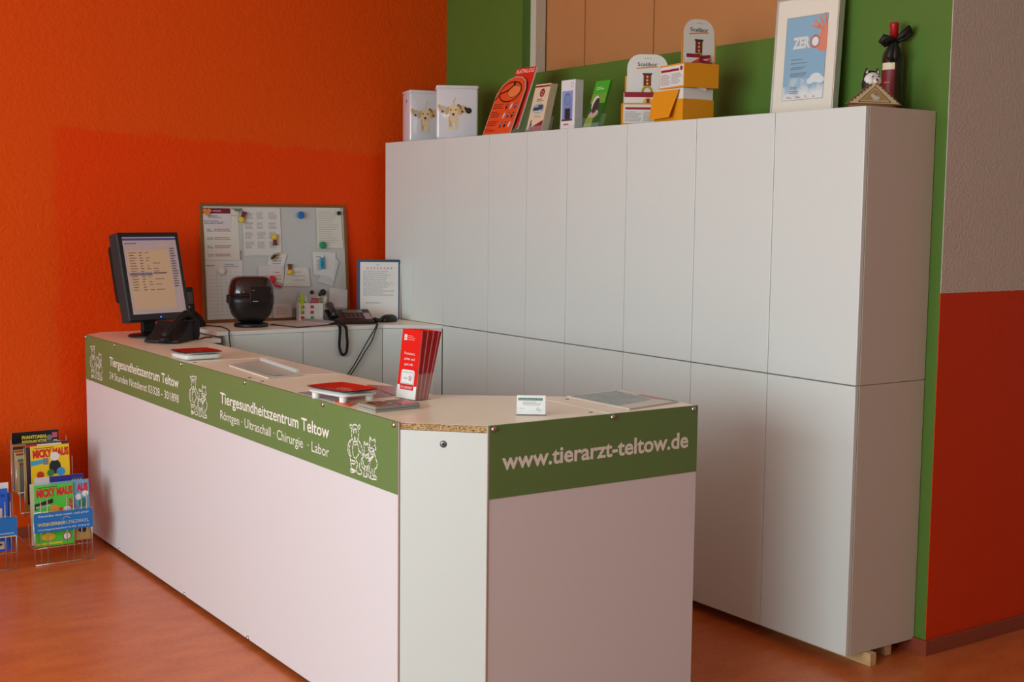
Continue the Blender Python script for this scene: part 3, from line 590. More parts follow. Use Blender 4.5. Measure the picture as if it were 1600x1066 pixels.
for k, (v, ww, r) in enumerate(((0.222, 0.07, 1), (0.208, 0.08, 1), (0.186, 0.10, 2), (0.158, 0.11, 3), (0.112, 0.04, 2), (0.096, 0.06, 2))): g.scrib(-0.068, v, -0.068 + ww, v + 0.006 * r, r, pc((40, 70, 96)), 0.0016, T, seed=k + 5)
for u_, c_ in ((-0.07, (150, 60, 50)), (-0.025, (150, 60, 50)), (0.022, (196, 40, 40)), (0.062, (190, 50, 50))): g.scrib(u_ - 0.010, 0.078, u_ + (0.02 if u_ < 0 else 0.004), 0.088, 2, pc(c_), 0.0016, T)
g.build('certificate', t)
g = MB(); g.T = Lf; g.box((-w / 2 + 0.0072, 0.0045, 0.0072), (w / 2 - 0.0072, 0.0055, h - 0.0072), mat('picture_glass', (255, 255, 255), 0.02, 0.5, alpha=0.08)); g.build('glass', t)

# husky ornament
t = thing('dog_ornament', 'triangular painted ornament with a small husky head on top, before bottle', 'ornament', (-0.250, -3.195, ZT), -22)
tan = pc((206, 186, 142)); g = MB()
g.lathe([(0.075, 0), (0.09, 0.004), (0.085, 0.012), (0.06, 0.016)], mat('brown_resin', (140, 92, 58), 0.6, 0.3), 24, T=Matrix.Translation((0, 0.01, 0)), sy=0.26); g.build('base', t)
g = MB(); P = [(-0.105, 0.012), (0.103, 0.012), (0.0, 0.094)]; g.prism(P, -0.012, 0, pc((120, 88, 56)), T=front(-0.004)); T = front(-0.004)
g.ngon([(-0.094, 0.016), (0.092, 0.016), (0.0, 0.088)], tan, 0.0004, T); g.ngon([(-0.050, 0.026), (0.050, 0.026), (0.0, 0.066)], pc((176, 140, 92)), 0.0008, T)
g.stroke([(-0.060, 0.021), (0.060, 0.021), (0.0, 0.072)], 0.0022, pc((60, 44, 34)), 0.0010, T, closed=True)
g.disc(0.004, 0.036, 0.014, pc((206, 198, 184)), 0.0012, T, ry=0.009); g.disc(-0.008, 0.042, 0.007, pc((206, 198, 184)), 0.0014, T, ry=0.006); g.stroke([(-0.002, 0.046), (0.006, 0.044), (0.014, 0.038)], 0.002, pc((80, 70, 64)), 0.0016, T)
for k in range(7): g.disc(-0.082 + k * 0.011, 0.024 + k * 0.0085, 0.0026, pc((70, 66, 60)), 0.0010, T); g.disc(0.082 - k * 0.011, 0.024 + k * 0.0085, 0.0026, pc((70, 66, 60)), 0.0010, T)
g.build('plaque', t)
Mfw = mat('white_painted_resin', (226, 222, 214), 0.5, 0.3); Mfb = mat('black_painted_resin', (34, 34, 38), 0.5, 0.3)
g = MB(); Th = Matrix.Translation((0.0, 0.022, 0.060))
def blob(g, c, r, m, n=16, sc=(1, 1, 1), T=None):
    prof = [(max(1e-4, math.sin(math.pi * i / 10) * r), -math.cos(math.pi * i / 10) * r * sc[2]) for i in range(11)]
    g.lathe(prof, m, n, T=(T or Matrix.Identity(4)) @ Matrix.Translation(c), sx=sc[0], sy=sc[1])
blob(g, (0, 0.002, 0.02), 0.036, Mfb, sc=(0.95, 0.75, 1.0), T=Th); blob(g, (0, -0.006, 0.035), 0.030, Mfw, sc=(1.02, 0.75, 0.92), T=Th)
blob(g, (0, 0.004, 0.046), 0.029, Mfb, sc=(0.98, 0.72, 0.8), T=Th)
for s in (-1, 1):
    blob(g, (s * 0.012, -0.020, 0.032), 0.013, Mfw, sc=(1, 0.8, 1.1), T=Th); g.lathe([(0.011, 0), (0.006, 0.012), (0.0008, 0.022)], Mfb, 10, T=Th @ Matrix.Translation((s * 0.020, 0, 0.056)), sy=0.5)
    g.lathe([(0.006, 0), (0.0006, 0.013)], Mfw, 8, T=Th @ Matrix.Translation((s * 0.020, -0.005, 0.058)), sy=0.4); blob(g, (s * 0.011, -0.028, 0.046), 0.0026, Mfb, 8, T=Th)
blob(g, (0, -0.028, 0.030), 0.010, Mfw, 12, T=Th); blob(g, (0, -0.037, 0.034), 0.0038, Mfb, 8, T=Th); blob(g, (0, -0.034, 0.021), 0.0048, pc((200, 90, 90)), 8, sc=(1, 0.6, 0.8), T=Th)
g.build('husky_head', t)

# wine bottle
t = thing('wine_bottle', 'dark wine bottle with red capsule and black ribbon bow, beside ornament', 'bottle', (-0.052, -3.105, ZT), -32)
Mgl = mat('dark_bottle_glass', (16, 16, 14), 0.06, 0.6, coat=0.5)
g = MB(); g.lathe([(0.030, 0), (0.0365, 0.004), (0.0375, 0.01), (0.0375, 0.185), (0.035, 0.205), (0.026, 0.222), (0.017, 0.235), (0.0145, 0.25), (0.014, 0.262)], Mgl, 32); g.build('glass_body', t)
g = MB(); g.lathe([(0.0146, 0.235), (0.0146, 0.30), (0.0156, 0.302), (0.0156, 0.312), (0.013, 0.314)], pc((170, 22, 36), 0.3), 20); g.build('capsule', t)
def wrap(g, r, a0, a1, z0, z1, m, n=14):
    V = []; F = []
    for i in range(n + 1):
        a = math.radians(a0 + (a1 - a0) * i / n); V += [(r * math.cos(a), r * math.sin(a), z0), (r * math.cos(a), r * math.sin(a), z1)]
    for i in range(n): F.append([2 * i, 2 * i + 2, 2 * i + 3, 2 * i + 1])
    g.add(V, F, m, True)
g = MB(); wrap(g, 0.0379, 185, 262, 0.045, 0.165, pc((124, 26, 36))); wrap(g, 0.0382, 185, 262, 0.148, 0.172, pc((226, 216, 180))); wrap(g, 0.0382, 185, 262, 0.030, 0.052, pc((206, 196, 150)))
wrap(g, 0.0384, 205, 240, 0.102, 0.106, pc((190, 120, 100))); g.build('paper_label', t)
Mrib = mat('black_organza', (22, 20, 18), 0.55, 0.4)
g = MB(); Tb = Matrix.Translation((0, -0.018, 0.250))
g.lathe([(0.020, -0.004), (0.022, 0.0), (0.019, 0.006)], Mrib, 18, T=Matrix.Translation((0, 0, 0.246)))
for s, zz in ((1, 0.028), (-1, -0.004)):
    P = [(0, 0, 0), (s * 0.02, -0.010, 0.004 + zz * 0.5), (s * 0.044, -0.012, 0.012 + zz), (s * 0.05, -0.004, 0.0 + zz), (s * 0.035, 0.004, -0.012 + zz * 0.7), (0, 0, -0.004)]
    g.tube([Tb @ Vector(p) for p in P], [0.004, 0.011, 0.013, 0.012, 0.010, 0.004], Mrib, 8)
for s in (-0.3, -1.3):
    g.tube([Tb @ Vector(p) for p in ((0, 0, 0), (s * 0.012, -0.014, -0.025), (s * 0.02, -0.022, -0.06), (s * 0.014, -0.020, -0.078))], [0.006, 0.013, 0.015, 0.004], Mrib, 8)
g.build('ribbon_bow', t)

# ================================================================ whiteboard and what hangs on it
BO = Vector((-1.381, 0.048, ZS)); BV = Vector((0, 0.05, 0.605)).normalized(); BW, BH = 0.820, 0.606
t = thing('whiteboard', 'wood-framed whiteboard covered in notes, leaning on the orange wall', 'whiteboard', tuple(BO)); TB0 = frame((0, 0, 0), (1, 0, 0), BV)
g = MB(); g.T = TB0; g.box((0.004, 0.004, -0.012), (BW - 0.004, BH - 0.004, -0.002), mat('board_enamel', (190, 192, 190), 0.2, 0.5)); g.build('board_surface', t)
g = MB(); g.T = TB0
for a_, b__ in (((0, 0, -0.016), (0.016, BH, 0.0025)), ((BW - 0.016, 0, -0.016), (BW, BH, 0.0025)), ((0.016, 0, -0.016), (BW - 0.016, 0.016, 0.0025)), ((0.016, BH - 0.016, -0.016), (BW - 0.016, BH, 0.0025))): g.box(a_, b__, mat('brown_wood_frame', (132, 84, 40), 0.5, 0.3), 0.001)
g.build('frame', t)
_lay = [0]
def note(label, pts, draw=None, m=None, name='paper_sheet', cat='paper', curl=0.0):
    _lay[0] += 1; w = -0.0014 + _lay[0] * 0.0006
    cx = sum(p[0] for p in pts) / len(pts); cy = sum(p[1] for p in pts) / len(pts)
    loc = BO + TB0.to_3x3() @ Vector((cx, cy, w)); g = MB(); g.T = TB0
    g.prism([(p[0] - cx, p[1] - cy) for p in pts], -0.0002, 0.0002, m or pc((214, 212, 208), 0.7))
    if draw:
        g.T = TB0 @ Matrix.Translation((-cx, -cy, 0)); draw(g)
    return solo(g, name, label, cat, tuple(loc), 0, 'notes pinned to the whiteboard' if name == 'paper_sheet' else None)
gy = pc((150, 148, 152)); dg = pc((104, 102, 108)); rd = pc((176, 84, 84))
def R4(a, b_, c, d): return [(a, b_), (c, b_), (c, d), (a, d)]
def f(g):
    for k in range(5): g.scrib(0.034, 0.335 + k * 0.042, 0.068, 0.350 + k * 0.042, 2, dg, seed=k); g.scrib(0.074, 0.335 + k * 0.042, 0.175, 0.352 + k * 0.042, 2, rd, seed=k + 9)
    g.text('rtv', 0.170, 0.540, 0.010, pc((150, 40, 60)), 0.0004, 0.028)
note('cream timetable sheet with red and grey lines, upper left of whiteboard', R4(0.019, 0.318, 0.205, 0.575), f, pc((216, 212, 202), 0.7))
note('grey strip peeping out behind the timetable sheet on whiteboard', R4(0.206, 0.318, 0.216, 0.366), None, pc((150, 150, 146)))
def f(g):
    g.rect(0.017, 0.553, 0.163, 0.580, pc((118, 26, 50))); g.scrib(0.055, 0.560, 0.145, 0.572, 1, pc((210, 180, 190)), 0.0007); g.scrib(0.045, 0.530, 0.12, 0.544, 2, pc((110, 60, 90))); g.scrib(0.022, 0.500, 0.135, 0.520, 3, dg)
note('letter with dark red heading in the top left corner of whiteboard', R4(0.017, 0.475, 0.164, 0.582), f, pc((208, 202, 204)))
def f(g):
    for k in range(12): g.rect(0.020, 0.040 + k * 0.018, 0.210, 0.0408 + k * 0.018, gy)
    for x in (0.020, 0.075, 0.10, 0.125, 0.150, 0.18, 0.21): g.rect(x, 0.035, x + 0.0009, 0.26, gy)
    g.scrib(0.022, 0.285, 0.09, 0.296, 1, dg); g.scrib(0.12, 0.28, 0.20, 0.30, 2, gy)
note('gridded table sheet on the lower left of whiteboard, white magnet', R4(0.018, 0.018, 0.217, 0.314), f)
def f(g):
    for c in range(3):
        for k in range(4): g.scrib(0.238 + c * 0.066, 0.375 + k * 0.050, 0.285 + c * 0.066, 0.412 + k * 0.050, 6, gy, seed=c * 5 + k)
note('phone list in three columns at upper centre left of whiteboard', R4(0.228, 0.338, 0.436, 0.583), f)
note('handwritten cream note with green and black magnets, top right of board', [(0.640, 0.376), (0.793, 0.374), (0.786, 0.588), (0.643, 0.588)], lambda g: g.scrib(0.655, 0.40, 0.770, 0.575, 15, pc((176, 172, 166)), frac=0.25), pc((214, 212, 200)))
note('small tilted note with pen-shaped magnet near centre of whiteboard', [(0.352, 0.290), (0.440, 0.272), (0.466, 0.346), (0.362, 0.356)], lambda g: g.scrib(0.38, 0.29, 0.44, 0.345, 4, gy))
note('crumpled slip behind the bottle-magnet sheet on the whiteboard', [(0.63, 0.20), (0.72, 0.17), (0.765, 0.30), (0.73, 0.34)], None, pc((200, 200, 202)))
note('note with torn lower edge held by small blue bottle magnet', [(0.612, 0.238), (0.700, 0.226), (0.731, 0.200), (0.746, 0.348), (0.610, 0.356)], lambda g: (g.scrib(0.63, 0.325, 0.70, 0.333, 1, dg), g.scrib(0.632, 0.255, 0.672, 0.315, 6, gy)))
note('long pale card under the pinkish slip, above the barrel device', R4(0.300, 0.235, 0.44, 0.285), None, pc((206, 200, 200)))
note('white card with brown and yellow magnet at centre of whiteboard', [(0.437, 0.178), (0.590, 0.173), (0.583, 0.272), (0.452, 0.274)], lambda g: g.scrib(0.49, 0.20, 0.57, 0.262, 3, pc((186, 176, 176)), frac=0.3), pc((212, 208, 202)))
note('pinkish slip with red ribbon magnet, right of dark round device', [(0.350, 0.215), (0.437, 0.190), (0.445, 0.262), (0.355, 0.285)], lambda g: g.scrib(0.39, 0.21, 0.43, 0.26, 3, rd, frac=0.25), pc((212, 200, 198)))
note('pale business card low on whiteboard beside the dark grey card', R4(0.375, 0.014, 0.478, 0.088), lambda g: g.scrib(0.39, 0.03, 0.46, 0.075, 4, rd, frac=0.25), pc((206, 196, 192)))
note('dark grey printed card at the bottom of whiteboard, beside leaflet box', R4(0.482, 0.014, 0.545, 0.062), lambda g: g.scrib(0.488, 0.02, 0.54, 0.055, 4, dg), pc((140, 142, 142)))
note('blank square slip above the green highlighter on the whiteboard', R4(0.522, 0.070, 0.615, 0.150), None, pc((196, 196, 194)))
note('stack of pale slips at the lower right corner of whiteboard', [(0.690, 0.060), (0.800, 0.055), (0.806, 0.150), (0.700, 0.165)], None, pc((212, 206, 206)))
def magnet(label, u_, v_, shape, m, r=0.016):
    w = 0.0095; g = MB(); g.T = TB0
    if shape == 'round': g.lathe([(r, 0), (r, 0.005), (r * 0.93, 0.0075), (r * 0.5, 0.008)], m, 24)
    elif shape == 'heart':
        P = [(r * 0.062 * 16 * math.sin(a) ** 3, r * 0.062 * (13 * math.cos(a) - 5 * math.cos(2 * a) - 2 * math.cos(3 * a) - math.cos(4 * a))) for a in [2 * math.pi * k / 30 for k in range(30)]]; g.prism(P[::-1], 0, 0.006, m); g.scrib(-0.6 * r, -0.002, 0.6 * r, 0.003, 1, pc((150, 90, 30)), 0.0064)
    return solo(g, 'magnet', label, 'magnet', tuple(BO + TB0.to_3x3() @ Vector((u_, v_, w))), 0, 'magnets on the whiteboard')
magnet('round blue magnet high on the bare part of the whiteboard', 0.549, 0.548, 'round', pc((34, 108, 180)), 0.019)
magnet('small round black magnet in the top right corner of whiteboard', 0.771, 0.560, 'round', M_black, 0.011)
magnet('round green magnet at the foot of the handwritten cream note', 0.669, 0.390, 'round', pc((28, 140, 90)), 0.019)
magnet('round white magnet on the gridded table sheet', 0.100, 0.262, 'round', pc((220, 216, 204)), 0.019)
magnet('orange heart-shaped magnet in the top left corner of whiteboard', 0.034, 0.561, 'heart', pc((226, 128, 60)), 0.021)
def figure(label, u_, v_, rot):                    # small flat brown and yellow clip magnets
    g = MB(); g.T = TB0 @ Matrix.Rotation(math.radians(rot), 4, 'Z')
    g.prism([(-0.009, 0.002), (0.009, 0.002), (0.011, 0.032), (-0.011, 0.032)], 0, 0.005, pc((126, 52, 30))); g.prism([(-0.013, 0.030), (0.013, 0.030), (0.013, 0.034), (-0.013, 0.034)], 0, 0.006, pc((80, 40, 26)))
    g.lathe([(0.014, 0), (0.014, 0.005), (0.010, 0.0065)], pc((222, 190, 50)), 16, T=Matrix.Translation((0, -0.008, 0))); g.prism([(-0.017, -0.022), (-0.008, -0.022), (-0.006, -0.012), (-0.013, -0.010)], 0, 0.004, pc((210, 160, 40))); g.prism([(0.008, -0.022), (0.017, -0.022), (0.013, -0.010), (0.006, -0.012)], 0, 0.004, pc((210, 160, 40)))
    solo(g, 'magnet', label, 'magnet', tuple(BO + TB0.to_3x3() @ Vector((u_, v_, 0.0095))), 0, 'magnets on the whiteboard')
figure('tilted brown and yellow magnet beside the three-column list, top left', 0.222, 0.530, -22)
figure('upside-down brown and yellow magnet on the three-column phone list', 0.396, 0.425, 180)
figure('upright brown and yellow magnet on the white card, board centre', 0.475, 0.258, 0)
g = MB(); g.T = TB0; g.tube([(-0.018, -0.010, 0.004), (0.0, 0.0, 0.005), (0.022, 0.012, 0.004)], [0.005, 0.006, 0.003], M_black, 8); g.tube([(-0.022, 0.006, 0.004), (0.004, 0.016, 0.005)], 0.004, pc((190, 190, 190)), 8); g.tube([(-0.004, -0.018, 0.004), (0.026, 0.02, 0.005)], 0.004, pc((206, 150, 50)), 8)
solo(g, 'magnet', 'cluster magnet shaped like crossed pens on the small tilted note', 'magnet', tuple(BO + TB0.to_3x3() @ Vector((0.389, 0.331, 0.0075))), 0, 'magnets on the whiteboard')
g = MB(); g.T = TB0; g.box((-0.013, -0.038, 0), (0.013, 0.022, 0.006), pc((40, 150, 180)), 0.003); g.box((-0.006, 0.022, 0.001), (0.006, 0.034, 0.006), pc((220, 226, 228)), 0.001); g.scrib(-0.009, -0.025, 0.009, 0.005, 4, pc((20, 80, 120)), 0.0065)
solo(g, 'magnet', 'small blue bottle-shaped magnet with white cap, right part of whiteboard', 'magnet', tuple(BO + TB0.to_3x3() @ Vector((0.662, 0.302, 0.010))), 0, 'magnets on the whiteboard')
g = MB(); g.T = TB0; g.lathe([(0.020, 0), (0.020, 0.005), (0.012, 0.009)], pc((206, 34, 44)), 18); g.prism([(0.0, -0.012), (0.014, -0.022), (0.054, -0.036), (0.050, -0.048), (0.012, -0.036)], 0, 0.003, pc((196, 30, 40)))
solo(g, 'magnet', 'red rosette magnet with ribbon tail beside the dark round device', 'magnet', tuple(BO + TB0.to_3x3() @ Vector((0.372, 0.214, 0.0095))), 0, 'magnets on the whiteboard')
g = MB(); g.T = TB0; gr = pc((90, 120, 50)); g.tube([(-0.022, 0.006, 0.002), (-0.006, 0.002, 0.003), (0.012, 0.0, 0.003), (0.026, 0.005, 0.002)], [0.001, 0.005, 0.004, 0.003], gr, 8)
for x in (-0.006, 0.010): g.tube([(x, 0, 0.002), (x + 0.003, -0.011, 0.002)], 0.002, gr, 6)
solo(g, 'magnet', 'little green lizard magnet at the top edge of the whiteboard', 'magnet', tuple(BO + TB0.to_3x3() @ Vector((0.193, 0.571, 0.0095))), 0, 'magnets on the whiteboard')
for u_, v_, r, lab in ((0.595, 0.142, 0.010, 'small black magnet low on whiteboard above the green highlighter'), (0.659, 0.140, 0.017, 'larger black magnet low on whiteboard above the desk telephone')): magnet(lab, u_, v_, 'round', M_black, r)

# ================================================================ things on the corner desk and the far end of the counter
# monitor
t = thing('computer_monitor', 'black portrait computer monitor showing a list, turned towards the desk', 'monitor', (-1.742, -0.21, HC + 0.0006), 17)
Mteal = mat('dark_teal_plastic', (34, 46, 50), 0.45, 0.4); w, h = 0.338, 0.415
MT = Matrix.Translation((0, -0.075, 0.082)) @ lean(13)
g = MB(); g.T = MT
g.box((-w / 2, 0.0, 0), (w / 2, 0.066, h), Mteal, 0.008, 3); g.box((-w / 2 + 0.001, -0.0055, 0.001), (w / 2 - 0.001, 0.002, h - 0.001), M_black, 0.003, 2)
g.box((-w / 2 + 0.02, 0.065, 0.10), (w / 2 - 0.02, 0.125, h - 0.04), M_blackm, 0.02, 3); hs = g.build('housing', t)
scr = mat('lit_screen_paper', (214, 180, 146), 0.3, 0.4, emit=0.08); scl = mat('lit_screen_lilac', (196, 176, 178), 0.3, 0.4, emit=0.08); scd = mat('lit_screen_text', (96, 84, 92), 0.3, 0.4, emit=0.1); scb = mat('lit_screen_blue', (60, 66, 130), 0.3, 0.4, emit=0.2)
g = MB(); g.T = MT; T = front(-0.0058); sw, s0, s1 = 0.148, 0.030, 0.392
g.rect(-sw, s0, sw, s1, scl, 0.0003, T); g.rect(-sw, s1 - 0.016, sw, s1 - 0.006, scb, 0.0006, T); g.rect(-0.136, 0.050, 0.098, s1 - 0.062, scr, 0.0006, T)
for k in range(15):
    v = s1 - 0.078 - k * 0.0125
    if k == 8: g.rect(-0.136, v - 0.004, -0.01, v + 0.010, pc((150, 140, 170)), 0.0008, T); g.rect(-0.005, v + 0.003, 0.07, v + 0.009, scd, 0.0009, T)
    g.scrib(-0.125, v, -0.085, v + 0.008, 1, scd, 0.001, T, seed=k); g.scrib(-0.070, v, -0.050, v + 0.008, 1, scd, 0.001, T, seed=k + 20)
    if k % 3 != 1: g.scrib(-0.035, v, -0.012, v + 0.007, 1, scd, 0.001, T, seed=k + 40)
    if k in (4, 6, 7, 10, 12, 14): g.scrib(0.0, v, 0.05, v + 0.007, 1, scd, 0.001, T, seed=k + 60)
g.scrib(0.105, 0.15, 0.135, s1 - 0.05, 16, scd, 0.001, T, seed=5); g.scrib(-0.14, s1 - 0.035, -0.04, s1 - 0.025, 1, scd, 0.001, T); g.rect(0.045, s1 - 0.045, 0.098, s1 - 0.036, scr, 0.001, T); g.build('screen', hs)
g = MB(); g.T = MT; g.lathe([(0.0035, 0), (0.0035, 0.001)], mat('blue_power_light', (40, 90, 255), 0.4, emit=3), 10, T=front(-0.0056, 0.0, 0.013)); g.build('power_light', hs, 'glowing blue power light')
g = MB(); g.lathe([(0.108, 0), (0.110, 0.004), (0.104, 0.010), (0.05, 0.016), (0.02, 0.018)], M_black, 36, sy=0.9); g.build('foot', t)
g = MB(); g.box((-0.035, 0.01, 0.016), (0.035, 0.036, 0.20), M_blackm, 0.006); g.build('stand_neck', t)

# black telephone whose back faces the room
t = thing('telephone', 'black desk telephone seen from behind, on the counter below the monitor', 'telephone', (-1.755, -0.490, HC), 20)
def P3(mb, prof, x0, x1, m, bev=0.004, T=None):     # side profile (y, z) swept along x, bevelled
    bm = bmesh.new(); A = [bm.verts.new((x0, p[0], p[1])) for p in prof]; B = [bm.verts.new((x1, p[0], p[1])) for p in prof]
    n = len(prof); bm.faces.new(A[::-1]); bm.faces.new(B)
    for i in range(n): bm.faces.new([A[i], A[(i + 1) % n], B[(i + 1) % n], B[i]])
    bmesh.ops.recalc_face_normals(bm, faces=bm.faces); bmesh.ops.bevel(bm, geom=list(bm.edges), offset=bev, segments=3, affect='EDGES', profile=0.6)
    return mb.addbm(bm, m, False, T)
RX = Matrix.Rotation(math.radians(90), 4, 'Z')
g = MB(); P3(g, [(-0.105, 0.004), (-0.105, 0.016), (-0.02, 0.045), (0.045, 0.090), (0.075, 0.086), (0.085, 0.06), (0.080, 0.004)], -0.075, 0.085, M_blackm, 0.006, T=Matrix.Rotation(math.radians(-62), 4, 'Z')); g.build('base', t)
g = MB(); Th = Matrix.Translation((0.02, -0.01, 0.0)) @ Matrix.Rotation(math.radians(12), 4, 'Z')
g.tube([Th @ Vector(p) for p in ((-0.125, -0.045, 0.030), (-0.10, -0.042, 0.052), (-0.05, -0.035, 0.080), (0.0, -0.03, 0.108), (0.045, -0.028, 0.122), (0.075, -0.028, 0.106))], [0.020, 0.017, 0.013, 0.013, 0.018, 0.024], M_blackm, 12)
g.lathe([(0.026, 0), (0.029, 0.012), (0.022, 0.026)], M_blackm, 16, T=Th @ Matrix.Translation((0.082, -0.028, 0.078))); g.lathe([(0.022, 0), (0.027, 0.010), (0.02, 0.02)], M_blackm, 16, T=Th @ Matrix.Translation((-0.128, -0.045, 0.012)))
g.build('handset', t)
g = MB(); g.box((0.095, -0.045, 0.001), (0.150, 0.03, 0.098), M_blackm, 0.02, 4); g.build('cradle', t)

# handheld terminal on its cradle
t = thing('card_terminal', 'black handheld terminal with grey display, upright behind the monitor edge', 'terminal', (-1.505, -0.09, ZS), 12)
g = MB(); g.T = Matrix.Translation((0, 0, 0.03)) @ lean(10); g.box((-0.036, 0, 0), (0.036, 0.026, 0.165), M_black, 0.006, 3); hs = g.build('body', t)
g = MB(); g.T = Matrix.Translation((0, 0, 0.03)) @ lean(10); g.box((-0.027, -0.0012, 0.082), (0.027, 0.001, 0.140), mat('grey_display', (112, 104, 104), 0.2, 0.5)); g.build('display', hs)
for r in range(4):
    for c in range(3):
        g = MB(); g.T = Matrix.Translation((0, 0, 0.03)) @ lean(10); g.box((-0.026 + c * 0.019, -0.002, 0.016 + r * 0.015), (-0.012 + c * 0.019, 0.001, 0.026 + r * 0.015), M_paper if (r, c) == (3, 1) else mat('dark_key', (44, 44, 48), 0.5), 0.0008); g.build('key', hs)
g = MB(); P3(g, [(-0.05, 0.0), (-0.05, 0.02), (-0.01, 0.055), (0.045, 0.075), (0.06, 0.05), (0.06, 0.0)], -0.052, 0.058, M_blackm, 0.008); g.build('cradle', t)
solo(MB().tube([(-1.455, -0.08, ZS + 0.02), (-1.44, -0.10, ZS + 0.006), (-1.415, -0.13, ZS + 0.004), (-1.39, -0.20, ZS + 0.004), (-1.41, -0.32, ZS + 0.004), (-1.435, -0.41, ZS + 0.004), (-1.446, -0.432, ZS - 0.010), (-1.443, -0.434, ZS - 0.05), (-1.43, -0.434, ZS - 0.13)], 0.0028, M_blackm), 'cable', 'thin black cable from handheld terminal over the desk edge', 'cable')
solo(MB().tube([(-1.615, -0.475, HC + 0.003), (-1.58, -0.44, HC + 0.003), (-1.55, -0.40, HC + 0.003), (-1.525, -0.42, HC + 0.003)], 0.0028, M_blackm), 'cable', 'short black cable beside the telephone seen from behind', 'cable')

# round-backed device on a foot
t = thing('barrel_device', 'glossy dark brown barrel-shaped device on a round black foot', 'device', (-1.238, -0.205, ZS), -14)
Mbr = mat('glossy_dark_brown', (34, 16, 14), 0.16, 0.5, coat=0.4)
def shell(g, prof, m, dz=0.0, T=None, n=32, p=3.2):          # stacked rounded-square rings: (half width, half depth, z)
    V = []; F = []
    for a, b, z in prof:
        for k in range(n):
            an = 2 * math.pi * k / n; c, s = math.cos(an), math.sin(an)
            V.append((a * math.copysign(abs(c) ** (2 / p), c), b * math.copysign(abs(s) ** (2 / p), s), z + dz))
    for i in range(len(prof) - 1):
        for k in range(n): k2 = (k + 1) % n; F.append([i * n + k, i * n + k2, (i + 1) * n + k2, (i + 1) * n + k])
    F.append(list(range(n))[::-1]); F.append([(len(prof) - 1) * n + k for k in range(n)]); g.add(V, F, m, True, T)
g = MB(); shell(g, [(0.030, 0.03, 0.020), (0.055, 0.05, 0.024), (0.078, 0.066, 0.040), (0.094, 0.078, 0.062), (0.104, 0.086, 0.095), (0.109, 0.09, 0.125), (0.110, 0.091, 0.150)], M_black); g.build('lower_shell', t)
g = MB(); shell(g, [(0.1085, 0.090, 0.1505), (0.108, 0.089, 0.172), (0.104, 0.085, 0.200), (0.096, 0.076, 0.226), (0.086, 0.064, 0.240), (0.066, 0.045, 0.248), (0.03, 0.02, 0.250)], Mbr); g.build('lid', t)
g = MB(); g.box((-0.02, -0.0935, 0.115), (0.085, -0.080, 0.200), mat('satin_dark_brown', (26, 14, 12), 0.5, 0.3), 0.006, 3); g.rect(-0.005, 0.128, 0.020, 0.131, pc((190, 190, 190)), 0.0006, front(-0.0935)); g.rect(-0.006, 0.182, 0.002, 0.184, pc((210, 210, 210)), 0.0006, front(-0.0935)); g.build('front_window', t)
g = MB(); g.lathe([(0.082, 0), (0.084, 0.004), (0.084, 0.014), (0.076, 0.019), (0.035, 0.021)], M_black, 36); g.build('foot', t)
g = MB(); g.box((-0.1125, -0.05, 0.115), (-0.100, 0.05, 0.155), M_blackm, 0.003); g.build('side_vent', t)

# newspaper
g = MB(); N_ = 16
P = [(-1.125, -0.160), (-1.075, -0.395), (-0.845, -0.335), (-0.900, -0.105)]
for L in range(3):
    V = []; F = []
    for i in range(N_ + 1):
        s = i / N_; lift = 0.002 + L * 0.0022 + (max(0, s - 0.6) ** 2) * 0.12 * (1 - L * 0.25)
        a = Vector(P[0]).lerp(Vector(P[3]), s); b = Vector(P[1]).lerp(Vector(P[2]), s)
        V += [(b.x, b.y, ZS + lift), (a.x, a.y, ZS + lift)]
    for i in range(N_): F.append([2 * i, 2 * i + 2, 2 * i + 3, 2 * i + 1])
    g.add(V, F, pc([(206, 190, 182), (190, 180, 176), (150, 146, 150)][2 - L]), True)
g.box((-0.99, -0.37, ZS + 0.0), (-0.97, -0.12, ZS + 0.0012), pc((190, 180, 176)))
solo(g, 'newspaper', 'curled printed booklet lying on the desk left of the telephone', 'paper')

# leaflet box with pens
t = thing('organiser_box', 'small white box with red and green squares, behind the telephone', 'box', (-0.905, -0.045, ZS), -14)
g = MB(); wb, db, hb = 0.125, 0.07, 0.095
g.box((0, 0, 0), (wb, 0.002, hb * 0.98), M_paper); g.box((0, db, 0), (wb, db + 0.002, hb), M_paper); g.box((0, 0.002, 0), (0.002, db, hb), M_paper); g.box((wb - 0.002, 0.002, 0), (wb, db, hb), M_paper); g.box((0.002, 0.002, 0), (wb - 0.002, db, 0.002), M_paper)
for i in range(2):
    for j in range(3): g.rect(0.010 + i * 0.05, 0.010 + j * 0.028, 0.028 + i * 0.05, 0.026 + j * 0.028, pc([(196, 54, 60), (90, 150, 110), (190, 60, 60)][(i + j) % 3]), 0.0004, front(-0.0002))
g.build('box', t)
for k, (x_, a_, hh, c_) in enumerate(((0.045, -12, 0.125, (206, 204, 200)), (0.075, 10, 0.115, (196, 70, 90)), (0.095, 16, 0.13, (214, 206, 206)))):
    g = MB(); g.T = Matrix.Translation((x_, 0.012 + k * 0.012, 0.004)) @ Matrix.Rotation(math.radians(a_), 4, 'Y'); g.box((-0.025, 0, 0.003), (0.025, 0.001, hh), pc(c_)); g.scrib(-0.02, hh * 0.5, 0.02, hh - 0.01, 4, gy, 0.0004, front(0)); g.build('slip', t)
def stick(name, label, cat, x, y, parts, tilt=4):
    t_ = thing(name, label, cat, (x, y, ZS + 0.004), 0)
    for nm, prof, m in parts:
        g_ = MB(); g_.T = Matrix.Rotation(math.radians(tilt), 4, 'Y'); g_.lathe(prof, m, 14); g_.build(nm, t_)
Mlime = pc((178, 214, 40), 0.35)
